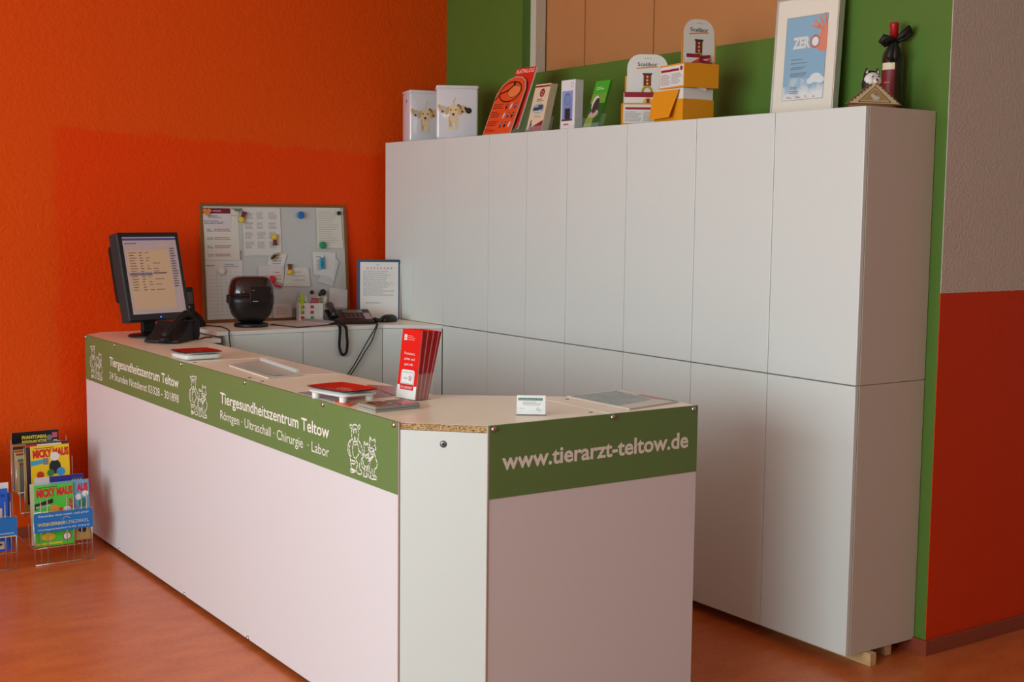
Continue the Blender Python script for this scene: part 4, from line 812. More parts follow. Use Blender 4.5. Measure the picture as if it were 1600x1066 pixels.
stick('highlighter', 'lime green highlighter standing in the organiser box', 'pen', -0.889, -0.040, (('barrel', [(0.006, 0), (0.010, 0.04), (0.0115, 0.10), (0.0115, 0.122), (0.008, 0.136)], Mlime),), 2)
stick('brush', 'brush with khaki handle standing behind the telephone', 'brush', -0.800, -0.060, (('handle', [(0.004, 0), (0.0065, 0.04), (0.007, 0.11)], pc((150, 138, 100))), ('ferrule', [(0.0075, 0.111), (0.0075, 0.124)], M_steel), ('tip', [(0.008, 0.125), (0.009, 0.135), (0.004, 0.145)], M_black)), 3)

# desk telephone
t = thing('desk_telephone', 'black desk telephone with sloping keypad, on the desk near the cabinets', 'telephone', (-0.735, -0.255, ZS), -16)
g = MB(); P3(g, [(-0.085, 0.0), (-0.085, 0.014), (-0.06, 0.024), (0.075, 0.066), (0.09, 0.058), (0.09, 0.0)], -0.105, 0.125, M_black, 0.004); hs = g.build('base', t)
T = Matrix.Translation((0, -0.06, 0.0242)) @ Matrix.Rotation(math.radians(17.3), 4, 'X')
for r in range(4):
    for c in range(4):
        g = MB(); g.box((-0.018 + c * 0.024, 0.012 + r * 0.018, 0), (0.0 + c * 0.024, 0.024 + r * 0.018, 0.003), mat('phone_key', (92, 60, 58), 0.5), 0.001, T=T); g.build('key', hs)
g = MB(); g.box((-0.02, 0.088, 0), (0.085, 0.122, 0.004), mat('phone_display', (120, 112, 100), 0.2), 0.001, T=T); g.build('display', hs)
g = MB(); g.box((0.085, 0.002, 0.0), (0.118, 0.085, 0.0012), pc((170, 150, 146)), T=T); g.build('index_card', t)
g = MB(); g.tube([(-0.078, -0.075, 0.040), (-0.078, -0.062, 0.058), (-0.078, -0.01, 0.070), (-0.078, 0.05, 0.088), (-0.078, 0.085, 0.085)], [0.020, 0.019, 0.014, 0.018, 0.020], M_black, 12); g.build('handset', t)
def coil(a, pts, r, pitch):
    P = [Vector(p) for p in pts]; out = []; L = [0]
    for p, q_ in zip(P, P[1:]): L.append(L[-1] + (q_ - p).length)
    n = int(L[-1] / pitch * 8)
    for k in range(n + 1):
        s = L[-1] * k / n; i = max(j for j in range(len(L)) if L[j] <= s + 1e-9); i = min(i, len(P) - 2)
        f_ = (s - L[i]) / (L[i + 1] - L[i]); c = P[i].lerp(P[i + 1], f_); t_ = (P[i + 1] - P[i]).normalized(); u = t_.cross(Vector((0, 1, 0)))
        u = u.normalized() if u.length > 1e-4 else Vector((1, 0, 0)); w_ = t_.cross(u); an = 2 * math.pi * s / pitch
        out.append(c + (u * math.cos(an) + w_ * math.sin(an)) * r)
    return out
def smooth(pts, n=8):
    P = [Vector(p) for p in pts]; out = []
    for i in range(len(P) - 1):
        p0 = P[max(i - 1, 0)]; p1 = P[i]; p2 = P[i + 1]; p3 = P[min(i + 2, len(P) - 1)]
        for k in range(n):
            s = k / n; out.append(0.5 * ((2 * p1) + (p2 - p0) * s + (2 * p0 - 5 * p1 + 4 * p2 - p3) * s * s + (3 * p1 - p0 - 3 * p2 + p3) * s ** 3))
    out.append(P[-1]); return out
cp = smooth([(-0.850, -0.38, ZS + 0.010), (-0.866, -0.432, ZS - 0.004), (-0.870, -0.436, 0.94), (-0.872, -0.436, 0.89), (-0.862, -0.436, 0.857), (-0.848, -0.436, 0.848), (-0.834, -0.436, 0.860), (-0.828, -0.436, 0.90), (-0.832, -0.436, 0.95), (-0.835, -0.434, ZS - 0.004), (-0.825, -0.37, ZS + 0.010)], 6)
solo(MB().tube(coil(0, cp, 0.0055, 0.0065), 0.0028, M_blackm, 6), 'coiled_cord', 'black coiled telephone cord hanging in a loop over the desk edge', 'cord')
for k, (dx, lab) in enumerate(((0.0, 'left one of two thin black cables hanging slanted down the desk front'), (0.018, 'right one of two thin black cables hanging slanted down the desk front'))):
    c_ = smooth([(-0.60 + dx * 0.4, -0.31, ZS + 0.004), (-0.66 + dx * 0.4, -0.428, ZS + 0.002), (-0.675 + dx * 0.5, -0.432, 0.965), (-0.715 + dx * 1.4, -0.434, 0.91), (-0.75 + dx * 1.3, -0.434, 0.855 + 0.006 * k), (-0.80 + dx, -0.434, 0.78), (-0.90 + dx, -0.434, 0.66)], 8)
    solo(MB().tube(c_, 0.0028, M_blackm, 7), 'cable', lab, 'cable', group=None)
# mouse-like handheld
t = thing('computer_mouse', 'black mouse-like handheld device right of the desk telephone', 'mouse', (-0.505, -0.275, ZS), -70)
g = MB(); shell(g, [(0.030, 0.052, 0.0), (0.033, 0.056, 0.008), (0.031, 0.053, 0.020), (0.024, 0.042, 0.032), (0.012, 0.022, 0.038)], M_black, p=2.4, n=24); g.build('body', t)
g = MB(); g.tube([(0.0, -0.05, 0.016), (0, -0.075, 0.012), (0.0, -0.11, 0.014)], [0.014, 0.010, 0.016], M_black, 10); g.build('neck', t)
g = MB(); g.box((-0.002, 0.015, 0.030), (0.002, 0.035, 0.0395), M_steel, 0.001); g.build('wheel', t)

# sheet in a blue folder
t = thing('clipboard_folder', 'blue folder holding a printed form, leaning on the tall cabinet', 'folder', (-0.490, -0.140, ZS), -31)
g = MB(); g.T = Matrix.Translation((0, 0.03, 0.0)) @ lean(4); navy = pc((36, 66, 100), 0.35)
g.box((-0.118, 0, 0), (0.108, 0.005, 0.318), navy, 0.001); g.build('folder', t)
g = MB(); g.T = Matrix.Translation((0, 0.0287, 0.0)) @ lean(4); g.box((-0.100, 0, 0.002), (0.102, 0.001, 0.304), M_paper); T = front(0)
g.scrib(-0.015, 0.287, 0.012, 0.292, 1, dg, 0.0004, T)
for k in range(8): g.stroke([(-0.065 + k * 0.018, 0.268), (-0.057 + k * 0.018, 0.275)], 0.004, pc((196, 90, 100)) if k < 6 else dg, 0.0004, T)
for k in range(13): g.rect(-0.085, 0.125 + k * 0.0105, 0.085, 0.1255 + k * 0.0105, gy, 0.0003, T); g.scrib(-0.085, 0.126 + k * 0.0105, 0.08, 0.134 + k * 0.0105, 1, gy, 0.0004, T, seed=k, frac=0.35)
g.scrib(-0.07, 0.085, 0.05, 0.091, 1, dg, 0.0004, T); g.build('form_sheet', t)
g = MB(); g.T = Matrix.Translation((0.006, 0.0362, 0.0)) @ lean(4); g.box((-0.10, 0, 0), (0.108, 0.0015, 0.300), M_paper); g.build('form_sheet', t)

# ================================================================ things on the counter
def tray(label, x, y, rz, w, d, z0, legs, cols, txt):
    t = thing('money_tray', label, 'tray', (x, y, HC), rz, 'red money trays on the counter')
    def sheet(zb, th, m, g):
        n = 12; V = []; F = []
        for i in range(n + 1):
            for j in range(n + 1):
                u = i / n * 2 - 1; v = j / n * 2 - 1; r = 0.5; xx = u * w / 2; yy = v * d / 2
                sag = 0.010 * max(abs(u), abs(v)) ** 2.5; V.append((xx * (1 - 0.06 * v * v), yy * (1 - 0.06 * u * u), zb + sag))
        for i in range(n):
            for j in range(n): a = i * (n + 1) + j; F.append([a, a + n + 1, a + n + 2, a + 1])
        g.add(V, F, m, True)
    g = MB(); shell(g, [(w * 0.46, d * 0.46, z0 - (0.004 if legs else z0 - 0.004)), (w * 0.475, d * 0.475, z0), (w * 0.468, d * 0.468, z0 + 0.0015)], mat('white_tray_plastic', (228, 228, 226), 0.35), p=7, n=40)
    sheet(z0 + 0.004, 0, mat('white_tray_plastic'), g); sheet(z0 + 0.0015, 0, mat('white_tray_plastic'), g); g.build('tray_body', t)
    g = MB(); 
    n = 12; V = []; F = []
    for i in range(n + 1):
        for j in range(n + 1):
            u = i / n * 2 - 1; v = j / n * 2 - 1; sag = 0.010 * max(abs(u), abs(v)) ** 2.5; V.append((u * w * 0.485 * (1 - 0.06 * v * v), v * d * 0.485 * (1 - 0.06 * u * u), z0 + 0.0052 + sag))
    for i in range(n):
        for j in range(n): a = i * (n + 1) + j; F.append([a, a + n + 1, a + n + 2, a + 1])
    g.add(V, F, cols, True)
    Tt = frame((0, 0, z0 + 0.0062), (0, -1, 0), (1, 0, 0))
    if txt:
        for k in range(3): g.scrib(-0.035, -0.005 + k * 0.018, 0.055, 0.006 + k * 0.018, 1, pc((236, 190, 176)), 0.0002, Tt, seed=k + 2, frac=0.7)
    else: g.scrib(-0.06, 0.0, 0.05, 0.03, 2, pc((190, 70, 60)), 0.0002, Tt, seed=3, frac=0.4)
    g.build('printed_surface', t)
    for sx_ in (-1, 1):
        for sy_ in (-1, 1):
            g = MB(); r = 0.0125 if legs else 0.008; g.lathe([(r * 0.9, 0), (r, 0.002), (r, z0 - 0.003 if legs else 0.006)], mat('white_tray_plastic'), 16, T=Matrix.Translation((sx_ * w * 0.34, sy_ * d * 0.34, 0))); g.build('foot', t)
tray('dark red money tray on the far counter, beside the telephone back', -1.893, -1.185, 3, 0.168, 0.170, 0.018, False, pc((156, 20, 22), 0.25), False)
tray('bright red money tray on tall round feet beside the red leaflets', -1.915, -2.512, 9, 0.150, 0.215, 0.026, True, pc((206, 34, 28), 0.25), True)

# open spiral notebook
t = thing('spiral_notebook', 'open spiral-bound folder with clear cover lying on the counter', 'notebook', (-1.760, -1.700, HC), 0)
Mfilm = mat('clear_film', (206, 214, 208), 0.2, 0.3, alpha=0.2); o_ = Vector((-1.760, -1.700, HC))
def quadsheet(pts, z0, z1, m, name, lab=None, extra=None):
    g = MB(); g.prism([(p[0] - o_.x, p[1] - o_.y) for p in pts], z0, z1, m)
    if extra: extra(g)
    return g.build(name, t, lab)
quadsheet([(-1.882, -1.500), (-1.910, -1.930), (-1.772, -1.905), (-1.728, -1.420)], 0.0008, 0.004, pc((236, 226, 210), 0.4), 'page_block')
quadsheet([(-1.880, -1.490), (-1.912, -1.935), (-1.770, -1.912), (-1.722, -1.408)], 0.0055, 0.0065, Mfilm, 'cover', 'clear plastic cover', lambda g: g.prism([(-1.865 - o_.x, -1.60 - o_.y), (-1.872 - o_.x, -1.90 - o_.y), (-1.835 - o_.x, -1.895 - o_.y), (-1.83 - o_.x, -1.55 - o_.y)], 0.0067, 0.0070, pc((176, 192, 180))))
quadsheet([(-1.758, -1.900), (-1.640, -1.930), (-1.625, -1.500), (-1.718, -1.430)], 0.0008, 0.0028, pc((236, 220, 198), 0.3), 'page')
g = MB(); a_, b__ = Vector((-1.716, -1.425, 0)) - Vector((o_.x, o_.y, 0)), Vector((-1.762, -1.86, 0)) - Vector((o_.x, o_.y, 0)); pts = []
for k in range(34 * 8): s = k / (34 * 8); an = 2 * math.pi * k / 8; c_ = a_.lerp(b__, s); pts.append((c_.x + 0.008 * math.cos(an), c_.y, 0.010 + 0.008 * math.sin(an)))
g.tube(pts, 0.0013, mat('white_wire', (226, 226, 222), 0.4), 5); g.build('spiral_binding', t)

# red leaflets
def d_red(g, T):
    w, h = 0.098, 0.222; wh = M_paper; g.rect(-w / 2, 0, w / 2, 0.042, wh, 0.0003, T)
    g.rect(-0.036, 0.186, -0.022, 0.204, wh, 0.0004, T); g.rect(-0.031, 0.190, -0.027, 0.196, pc((60, 20, 20)), 0.0006, T); g.scrib(-0.018, 0.186, 0.022, 0.204, 3, pc((236, 150, 140)), 0.0004, T, frac=0.35)
    for k, s_ in enumerate(('Preiswert,', 'sicher und', 'ganz nah.')): g.text(s_, 0.0, 0.140 - k * 0.017, 0.009, wh, 0.0005, 0.054 if k < 2 else 0.046, 0.0, 'C', T=T)
    g.prism([(-0.034, 0.046), (0.034, 0.046), (0.034, 0.086), (0.028, 0.092), (-0.028, 0.092), (-0.034, 0.086)], 0.0003, 0.0006, wh, T=T); g.stroke([(-0.030, 0.048), (0.030, 0.048), (0.030, 0.084), (-0.030, 0.084)], 0.0012, pc((60, 60, 70)), 0.0008, T, closed=True)
    g.text('zoo', -0.020, 0.062, 0.008, pc((60, 60, 80)), 0.0008, 0.020, T=T); 
    for k in range(5): g.ring(0.014 + 0.006 * math.cos(k * 1.26), 0.066 + 0.006 * math.sin(k * 1.26), 0.003, 0.0012, pc((120, 40, 60)), 0.0008, T, n=8)
    g.rect(-0.034, 0.028, 0.034, 0.044, pc((190, 20, 26)), 0.0009, T); g.text('PLUSSHOP', 0.0, 0.032, 0.008, pc((244, 200, 196)), 0.0012, 0.056, 0.012, 'C', T=T)
leaflet_stand('fan of tall red leaflets in a clear holder on the counter', (-1.742, -2.612, HC), -82, 7, 0.098, 0.222, 11, 0.0048, pc((218, 30, 24), 0.3), pc((150, 28, 40)), d_red, holder_h=0.085, fan=0.75, side2=pc((206, 130, 130)))

# flyers and folder sheets
solo(MB().prism([(-1.975, -2.305), (-1.962, -2.535), (-1.745, -2.535), (-1.70, -2.36), (-1.72, -2.26)], HC + 0.0004, HC + 0.0012, pc((150, 140, 150), 0.2)), 'clear_folder', 'grey see-through folder lying under the bright red money tray', 'folder')
solo(MB().prism([(-1.735, -2.52), (-1.64, -2.545), (-1.622, -2.345), (-1.69, -2.25)], HC + 0.0014, HC + 0.0030, pc((176, 92, 80), 0.2)), 'brochure', 'glossy red-brown brochure flat on counter left of the red leaflets', 'brochure')
g = MB(); g.prism([(-1.968, -2.560), (-1.974, -2.668), (-1.920, -2.615), (-1.922, -2.52)], HC + 0.0016, HC + 0.004, pc((226, 96, 40), 0.35)); g.prism([(-1.930, -2.545), (-1.935, -2.60), (-1.915, -2.61), (-1.912, -2.55)], HC + 0.0041, HC + 0.0045, pc((200, 190, 186)))
solo(g, 'flyer', 'small orange flyer between the money tray and stacked flyers', 'flyer')
t = thing('flyer_stack', 'thick stack of small colourful flyers on the counter corner', 'flyers', (-1.884, -2.738, HC), 0)
for k in range(9):
    g = MB(); z = 0.0002 + k * 0.0020; c_ = [(190, 196, 170), (150, 150, 150), (200, 196, 190), (160, 150, 150), (120, 120, 128)][k % 5]; j = ((k * 5) % 3 - 1) * 0.0008
    P = [(-0.078 + j, 0.030), (-0.075 + j, -0.074), (0.082 + j, -0.066), (0.073 + j, 0.038)]
    g.prism(P, z, z + 0.0013, pc(c_))
    if k == 8:
        g.prism(P, z + 0.0013, z + 0.0015, pc((96, 70, 50), 0.25)); T = Matrix.Translation((0, 0, z + 0.0015))
        g.ngon([(0.020, -0.068), (0.081, -0.065), (0.074, 0.02)], pc((206, 40, 30), 0.25), 0.0002, T)
        rr = random.Random(3)
        for i in range(16): g.disc(rr.uniform(-0.06, 0.03), rr.uniform(-0.06, 0.028), rr.uniform(0.005, 0.012), pc([(200, 90, 60), (60, 40, 36), (226, 190, 160), (150, 60, 40)][i % 4], 0.25), 0.0003 + i * 0.00002, T, n=9)
        g.ngon([(-0.078, 0.03), (-0.075, -0.074), (-0.063, -0.072), (-0.066, 0.031)], pc((196, 170, 90)), 0.0008, T)
    g.build('flyer', t)

# business card holder
t = thing('business_card_holder', 'clear holder with white business cards on the counter end', 'card holder', (-1.588, -3.088, HC), -37)
for k in range(8):
    g = MB(); Lk = Matrix.Translation((0, k * 0.0016, 0.004)) @ lean(10); g.prism([(-0.0425, 0), (0.0425, 0), (0.0425, 0.055), (-0.0425, 0.055)], -0.0012, 0, pc((232, 234, 232)), T=Lk @ front())
    if k == 0:
        T = Lk @ front(); g.rect(-0.038, 0.041, 0.034, 0.048, pc((40, 110, 84)), 0.0004, T); g.text('Tiergesundheitszentrum Teltow', -0.036, 0.0425, 0.0042, M_paper, 0.0007, 0.068, T=T)
        g.scrib(-0.024, 0.026, 0.034, 0.038, 3, gy, 0.0004, T, frac=0.35); g.scrib(-0.032, 0.016, -0.012, 0.019, 1, gy, 0.0004, T); g.ring(0.020, 0.016, 0.004, 0.0008, pc((130, 150, 140)), 0.0004, T, n=10); g.ring(0.025, 0.012, 0.003, 0.0008, pc((130, 150, 140)), 0.0004, T, n=10)
    g.build('business_card', t)
g = MB(); g.box((-0.046, -0.006, 0), (0.046, 0.030, 0.002), M_acry); g.T = lean(10)
g.add([(p[0], -0.004, p[1]) for p in ((-0.046, 0.003), (0.046, 0.003), (0.046, 0.026), (0.034, 0.024), (0.028, 0.017), (-0.028, 0.017), (-0.034, 0.024), (-0.046, 0.026))] , [[0, 1, 4, 5], [1, 2, 3, 4], [0, 5, 6, 7]], M_acry)
for s in (-1, 1): g.box((s * 0.0455 - 0.001, -0.004, 0.002), (s * 0.0455 + 0.001, 0.022, 0.030), M_acry)
g.build('acrylic_holder', t)

# magazine at the counter end
t = thing('magazine', 'magazine with grey-green cover and orange strip on the counter end', 'magazine', (-1.15, -2.97, HC), 0); o_ = Vector((-1.15, -2.97))
A, B, C_, D_ = Vector((-1.262, -2.835)), Vector((-1.030, -2.800)), Vector((-1.022, -3.105)), Vector((-1.262, -3.150))
def qm(u, v): return tuple((A.lerp(B, u)).lerp(D_.lerp(C_, u), v) - o_)
for k in range(2):
    g = MB(); e = 0.01 * k; g.prism([qm(0 - e, 0.0), qm(1 - e, 0.0), qm(1 - e, 1 + e), qm(0 - e, 1 + e)][::-1], 0.0004 + (1 - k) * 0.0022, 0.0024 + (1 - k) * 0.0022, pc((214, 206, 196), 0.3))
    if k == 0:
        T = Matrix.Translation((0, 0, 0.0046)); g.ngon([qm(0.02, 0.02), qm(0.93, 0.05), qm(0.80, 0.74), qm(0.03, 0.80)], mat('printed_grey_green', (116, 128, 122), 0.25, 0.5, var=(9, 0.25)), 0.0003, T)
        g.ngon([qm(0.90, 0.42), qm(1.0, 0.42), qm(1.0, 0.76), qm(0.88, 0.76)], pc((206, 96, 56), 0.3), 0.0006, T); g.ngon([qm(0.90, 0.78), qm(0.99, 0.78), qm(0.99, 0.98), qm(0.93, 0.98)], pc((110, 110, 124), 0.3), 0.0006, T)
    g.build('cover' if k == 0 else 'page_block', t)

# ================================================================ magazine racks on the floor
Y1, Y2, Y3 = -0.405, -0.265, -0.125
def rack(label, x0, x1, sign):
    t = thing('magazine_rack', label, 'magazine rack', ((x0 + x1) / 2, -0.25, 0), 0, 'chrome wire magazine racks'); W_ = (x1 - x0) / 2; yo = 0.25
    r = 0.0022; up_ = [(-0.449, 0.235), (-0.315, 0.34), (-0.175, 0.45), (-0.045, 0.50)]
    for k, u_ in enumerate((-1, -0.78, -0.55, 0.12, 0.36, 0.64, 0.82, 1)):
        g = MB(); g.tube([(u_ * W_, -0.449 + yo, 0.001), (u_ * W_, -0.449 + yo, 0.235 if abs(u_) == 1 else 0.30)], r, M_wire, 6); g.build('front_wire', t)
    g = MB(); g.tube([(-W_, -0.449 + yo, 0.003), (W_, -0.449 + yo, 0.003)], r, M_wire, 6); g.tube([(-W_, -0.446 + yo, 0.235), (W_, -0.446 + yo, 0.235)], r, M_wire, 6); g.build('cross_wire', t)
    for s in (-1, 1):
        g = MB(); x = s * W_; g.tube([(x, -0.449 + yo, 0.232), (x, -0.445 + yo, 0.072), (x, -0.075 + yo, 0.072), (x, -0.072 + yo, 0.30)], r, M_wire, 6); g.tube([(x, -0.074 + yo, 0.001), (x, -0.070 + yo, 0.50)], r, M_wire, 6)
        for (yy, za, zb_) in ((Y1, 0.072, 0.235), (Y2, 0.19, 0.33), (Y3, 0.27, 0.42)): g.tube([(x, yy + 0.055 + yo, za + 0.1), (x, yy + 0.05 + yo, za), (x, yy - 0.035 + yo, za), (x, yy - 0.035 + yo, zb_)], r, M_wire, 6)
        g.build('side_wire', t)
    for yy, za in ((Y1, 0.072), (Y2, 0.19), (Y3, 0.27)):
        g = MB()
        for d_ in (-0.033, 0.045): g.tube([(-W_, yy + d_ + yo, za), (W_, yy + d_ + yo, za)], r, M_wire, 6)
        for u_ in (-0.6, 0, 0.6): g.tube([(u_ * W_, yy - 0.033 + yo, za), (u_ * W_, yy + 0.045 + yo, za)], r, M_wire, 6)
        g.build('shelf_wire', t)
    g = MB(); T = front(-0.4525 + yo, 0, 0); bl = pc((30, 112, 186), 0.35)
    g.prism([(-W_ - 0.003, 0.146), (W_ + 0.003, 0.146), (W_ + 0.003, 0.226), (W_ - 0.003, 0.232), (-W_ + 0.003, 0.232), (-W_ - 0.003, 0.226)], -0.0015, 0, bl, T=T); sign(g, T, W_); g.build('sign_plate', t)
def sg2(g, T, W_):
    ye = pc((214, 196, 120)); wh = pc((206, 222, 232))
    g.text('Zeitschriften clever mieten - auch privat!', 0, 0.214, 0.009, wh, 0.0004, 0.218, 0.012, 'C', T=T)
    g.text('WEI\u00dfGERBER', -0.112, 0.174, 0.0145, ye, 0.0004, 0.122, 0.02, T=T)
    g.text('LESEZIRKEL', 0.012, 0.174, 0.0145, pc((186, 200, 190)), 0.0004, 0.098, 0.0, T=T)
    g.stroke([(0.012 + 0.018 * math.cos(a), 0.188 + 0.018 * math.sin(a)) for a in [0.5 + 0.25 * k for k in range(10)]], 0.0022, ye, 0.0004, T)
    g.text('www.weissgerberlesezirkel.de Tel. 030 - 74 00 66 00', 0, 0.155, 0.0075, wh, 0.0004, 0.222, 0.01, 'C', T=T)
def sg1(g, T, W_):
    g.rect(-W_, 0.146, W_, 0.151, pc((214, 190, 120)), 0.0003, T); g.text('www.weissgerberlesezirkel.de', W_ - 0.010, 0.160, 0.007, pc((206, 222, 232)), 0.0004, 0.150, 0.01, 'R', T=T)
rack('chrome wire magazine rack with comics, against orange wall beside the counter', -2.355, -2.107, sg2)
rack('chrome wire magazine rack cut by the left photo edge, blue magazines', -2.680, -2.431, sg1)
def mag(label, x0, x1, y, z0, h, base, draw=None, th=0.004, ang=3.0, group='comics in the wire rack', name='magazine', rz=0):
    g = MB(); w = x1 - x0; L = lean(ang); T = L @ front()
    g.prism([(-w / 2, 0), (w / 2, 0), (w / 2, h), (-w / 2, h)], -th, 0, pc(base, 0.3), pc((196, 188, 170)), T=T)
    if draw: draw(g, T, w, h)
    return solo(g, name, label, 'magazine', ((x0 + x1) / 2, y, z0), rz, group)
redt = pc((206, 30, 44)); yel = (236, 196, 24)
def mm(g, T, w, h, top=True):
    g.text('MICKY MAUS', 0.004, h - 0.050, 0.034, redt, 0.0006, w * 0.93, 0.06, 'C', T=T, rot=0.03); g.stroke([(-w * .4, h - 0.012), (w * .1, h - 0.010)], 0.003, pc((90, 60, 30)), 0.0004, T)
def c_green(g, T, w, h):
    mm(g, T, w, h); g.ngon([(-w / 2, h * 0.60), (-0.005, h * 0.70), (-0.005, h * 0.77), (-w / 2, h * 0.70)], pc((30, 40, 30)), 0.0006, T); g.text('RIESEN-GAG', -w / 2 + 0.006, h * 0.625, 0.010, pc((200, 226, 190)), 0.0009, 0.062, 0.02, T=T, rot=0.14)
    g.text('5', w * 0.37, h * 0.66, 0.022, redt, 0.0008, 0.018, 0.05, T=T); g.rect(w * 0.30, h * 0.575, w * 0.48, h * 0.64, pc((206, 60, 90)), 0.0006, T)
    g.disc(0.02, h * 0.50, 0.050, pc((206, 60, 40)), 0.0005, T, ry=0.030); g.disc(0.0, h * 0.60, 0.022, pc((226, 150, 50)), 0.0006, T, ry=0.018); g.disc(-0.062, h * 0.50, 0.014, pc((150, 60, 40)), 0.0006, T, ry=0.02); g.disc(0.055, h * 0.56, 0.018, pc((220, 214, 200)), 0.0007, T)
    g.disc(-0.03, 0.042, 0.030, pc((232, 180, 30)), 0.0006, T, ry=0.016); g.disc(0.05, 0.036, 0.019, pc((226, 224, 220)), 0.0008, T); g.ring(0.05, 0.036, 0.017, 0.004, pc((190, 60, 60)), 0.001, T); g.rect(-0.08, 0.008, 0.03, 0.016, pc((226, 200, 60)), 0.0007, T)
mag('bright green comic with red title, front tier of wire rack', -2.344, -2.176, Y1 - 0.020, 0.076, 0.272, (76, 196, 62), c_green)
def c_bg(g, T, w, h):
    g.text('AUS', w / 2 - 0.005, h - 0.050, 0.034, redt, 0.0006, 0.048, 0.06, 'R', T=T); g.disc(w * 0.22, h * 0.72, 0.014, pc((224, 224, 220)), 0.0005, T); g.disc(w * 0.40, h * 0.77, 0.014, pc((226, 226, 224)), 0.0005, T); g.disc(w * 0.33, h * 0.62, 0.018, pc((40, 120, 100)), 0.0006, T, ry=0.02); g.disc(w * 0.3, h * 0.5, 0.025, pc((120, 134, 150)), 0.0005, T)
    g.rect(-w / 2, 0.0, w / 2, h * 0.24, pc((190, 150, 80)), 0.0004, T); g.disc(w * 0.3, 0.045, 0.02, pc((50, 44, 44)), 0.0006, T, ry=0.012)
mag('blue-grey comic showing right of the green comic, front tier', -2.272, -2.104, Y1 - 0.010, 0.084, 0.270, (110, 160, 196), c_bg)
def c_wb(g, T, w, h):
    g.ngon([(-w * 0.14, 0), (w / 2, 0), (w / 2, h), (-w * 0.20, h)], pc((40, 40, 130)), 0.0004, T); g.rect(w * 0.26, h - 0.045, w / 2, h - 0.014, pc((44, 70, 130)), 0.0006, T)
    for k in range(4): g.ngon([(w * 0.28 + k * 0.012, h - 0.044), (w * 0.28 + k * 0.012 + 0.006, h - 0.044), (w * 0.28 + k * 0.012 + 0.001, h - 0.022), (w * 0.28 + k * 0.012 - 0.005, h - 0.022)], pc((220, 200, 60)), 0.0009, T)
mag('grey and navy blue magazine behind the bright green comic', -2.335, -2.122, Y1 + 0.004, 0.080, 0.298, (196, 194, 194), c_wb)
for k, (c_, dx) in enumerate((((214, 206, 176), -0.004), ((90, 130, 90), -0.006), ((150, 150, 130), -0.008))):
    mag(['cream', 'dull green', 'khaki'][k] + '-edged magazine deep in the front tier, showing only its spine', -2.352 + 0.002 * k, -2.150, Y1 + 0.014 + 0.009 * k, 0.080, 0.270 - 0.012 * k, c_, None, 0.007)
def c_yel(g, T, w, h):
    mm(g, T, w, h); g.ngon([(-w / 2, h * 0.66), (-0.035, h * 0.69), (-0.03, h * 0.76), (-w / 2, h * 0.75)], pc((60, 160, 200)), 0.0006, T); g.rect(-0.032, h * 0.67, -0.008, h * 0.78, pc((120, 130, 134)), 0.0007, T)
    g.disc(0.02, h * 0.62, 0.026, pc((40, 36, 50)), 0.0006, T, ry=0.032); g.disc(0.02, h * 0.80, 0.020, pc((226, 224, 216)), 0.0009, T); g.disc(-0.045, h * 0.5, 0.016, pc((196, 50, 40)), 0.0007, T); g.disc(0.0, h * 0.52, 0.016, pc((60, 130, 70)), 0.0007, T); g.disc(0.045, h * 0.53, 0.019, pc((60, 150, 210)), 0.0007, T)
mag('yellow comic with red title in the middle tier of the rack', -2.318, -2.148, Y2 - 0.010, 0.235, 0.262, yel, c_yel)
def c_strip(g, T, w, h): g.rect(-w / 2 + 0.02, h - 0.018, w / 2 - 0.03, h - 0.006, pc((226, 222, 214)), 0.0005, T); g.rect(-w / 2, h - 0.018, -w / 2 + 0.05, h - 0.006, redt, 0.0006, T)
mag('dark comic with white strip showing just above the yellow comic', -2.335, -2.148, Y2 + 0.002, 0.235, 0.274, (60, 44, 50), c_strip)
def c_ph(g, T, w, h):
    g.text('PHANTOMIAS', -w / 2 + 0.045, h - 0.034, 0.016, pc((220, 200, 70)), 0.0006, w * 0.52, 0.04, T=T); g.text('RIESENPOSTER', -w / 2 + 0.045, h - 0.056, 0.016, pc((220, 200, 70)), 0.0006, w * 0.54, 0.04, T=T)
    g.disc(w * 0.30, h - 0.035, 0.014, pc((120, 116, 120)), 0.0006, T); g.rect(w * 0.36, h - 0.036, w * 0.47, h - 0.012, pc((190, 90, 110)), 0.0008, T); g.rect(w * 0.38, h - 0.055, w * 0.47, h - 0.046, pc((214, 210, 204)), 0.0008, T)
def c_ph2(g, T, w, h): g.rect(-w * 0.3, h - 0.03, w / 2, h - 0.014, pc((206, 190, 160)), 0.0006, T); g.rect(-w / 2, h - 0.03, -w * 0.32, h - 0.006, redt, 0.0006, T)
mag('black comic with yellow lettering at the back of the rack', -2.352, -2.142, Y3 + 0.040, 0.272, 0.262, (22, 20, 22), c_ph)
mag('pale comic with red patch just in front of the black comic', -2.330, -2.138, Y3 + 0.028, 0.272, 0.212, (196, 190, 186), c_ph2)
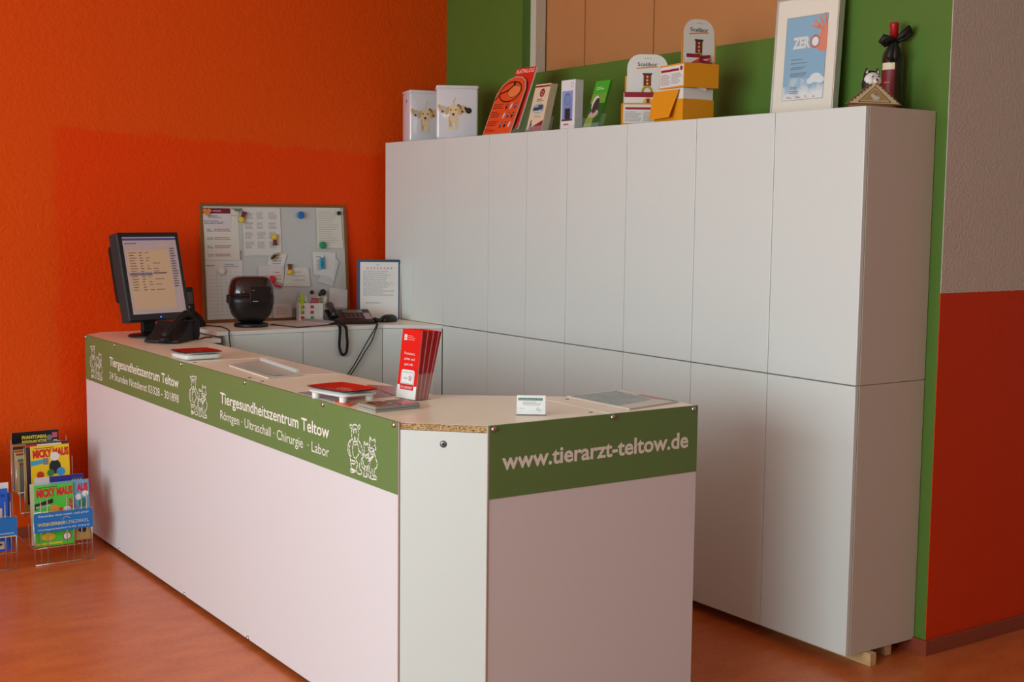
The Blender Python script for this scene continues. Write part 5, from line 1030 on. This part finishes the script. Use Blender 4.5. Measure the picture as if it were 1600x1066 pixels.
for k, (c_, hh, nm) in enumerate((((60, 52, 50), 0.205, 'brown and black comic'), ((206, 160, 50), 0.186, 'orange-yellow comic'), ((190, 176, 140), 0.180, 'beige comic'), ((170, 150, 60), 0.160, 'mustard comic'), ((120, 120, 110), 0.150, 'grey comic'))):
    def c_e(g, T, w, h, k=k): g.rect(-w / 2, h - 0.012, -w / 2 + 0.07, h - 0.003, pc([(190, 120, 60), (206, 60, 40), (120, 80, 60), (90, 110, 90), (170, 60, 60)][k]), 0.0005, T)
    mag(nm + ' in the back tier, its left edge showing in the stepped pile', -2.354 + 0.004 * k, -2.160, Y3 + 0.018 - 0.011 * k, 0.272 - 0.006 * k, hh + 0.008, c_, c_e, 0.007)
for k, (c_, nm) in enumerate((((196, 160, 60), 'ochre comic'), ((150, 100, 110), 'mauve comic'), ((110, 130, 90), 'olive comic'))):
    mag(nm + ' behind the yellow comic, left edge showing in the pile', -2.340 + 0.003 * k, -2.165, Y2 + 0.016 + 0.011 * k, 0.200, 0.262 + 0.012 * k, c_, None, 0.007)
# second rack, mostly outside the frame
def c_b(g, T, w, h): g.text('26', w / 2 - 0.012, h - 0.036, 0.012, pc((20, 30, 70)), 0.0005, 0.016, 0.02, 'R', T=T); g.rect(-w / 2, h - 0.20, w / 2 - 0.024, h - 0.085, pc((214, 200, 186)), 0.0005, T); g.scrib(-w / 2 + 0.05, h - 0.18, w / 2 - 0.028, h - 0.095, 7, dg, 0.0008, T); g.rect(w / 2 - 0.06, 0.012, w / 2 - 0.02, 0.045, pc((206, 180, 160)), 0.0005, T); g.disc(w / 2 - 0.036, 0.032, 0.008, pc((40, 30, 30)), 0.0008, T, ry=0.005)
mag('blue magazine numbered 26 in the left rack', -2.660, -2.456, Y1 - 0.020, 0.078, 0.274, (30, 92, 200), c_b, group='magazines in the left wire rack')
mag('plain blue magazine just behind the one numbered 26', -2.650, -2.440, Y1 - 0.012, 0.080, 0.250, (34, 76, 160), None, group='magazines in the left wire rack')
mag('white-covered magazine behind the blue ones in left rack', -2.655, -2.446, Y1 - 0.002, 0.080, 0.294, (220, 218, 212), None, group='magazines in the left wire rack')
mag('tilted grey-blue magazine with yellow edge, back of left rack', -2.680, -2.490, Y3 + 0.02, 0.272, 0.220, (90, 110, 140), lambda g, T, w, h: g.rect(w / 2 - 0.006, 0, w / 2, h, pc((214, 196, 110)), 0.0004, T), group='magazines in the left wire rack')
for o in list(bpy.data.objects):
    if o.type == 'EMPTY' and not o.children: bpy.data.objects.remove(o)
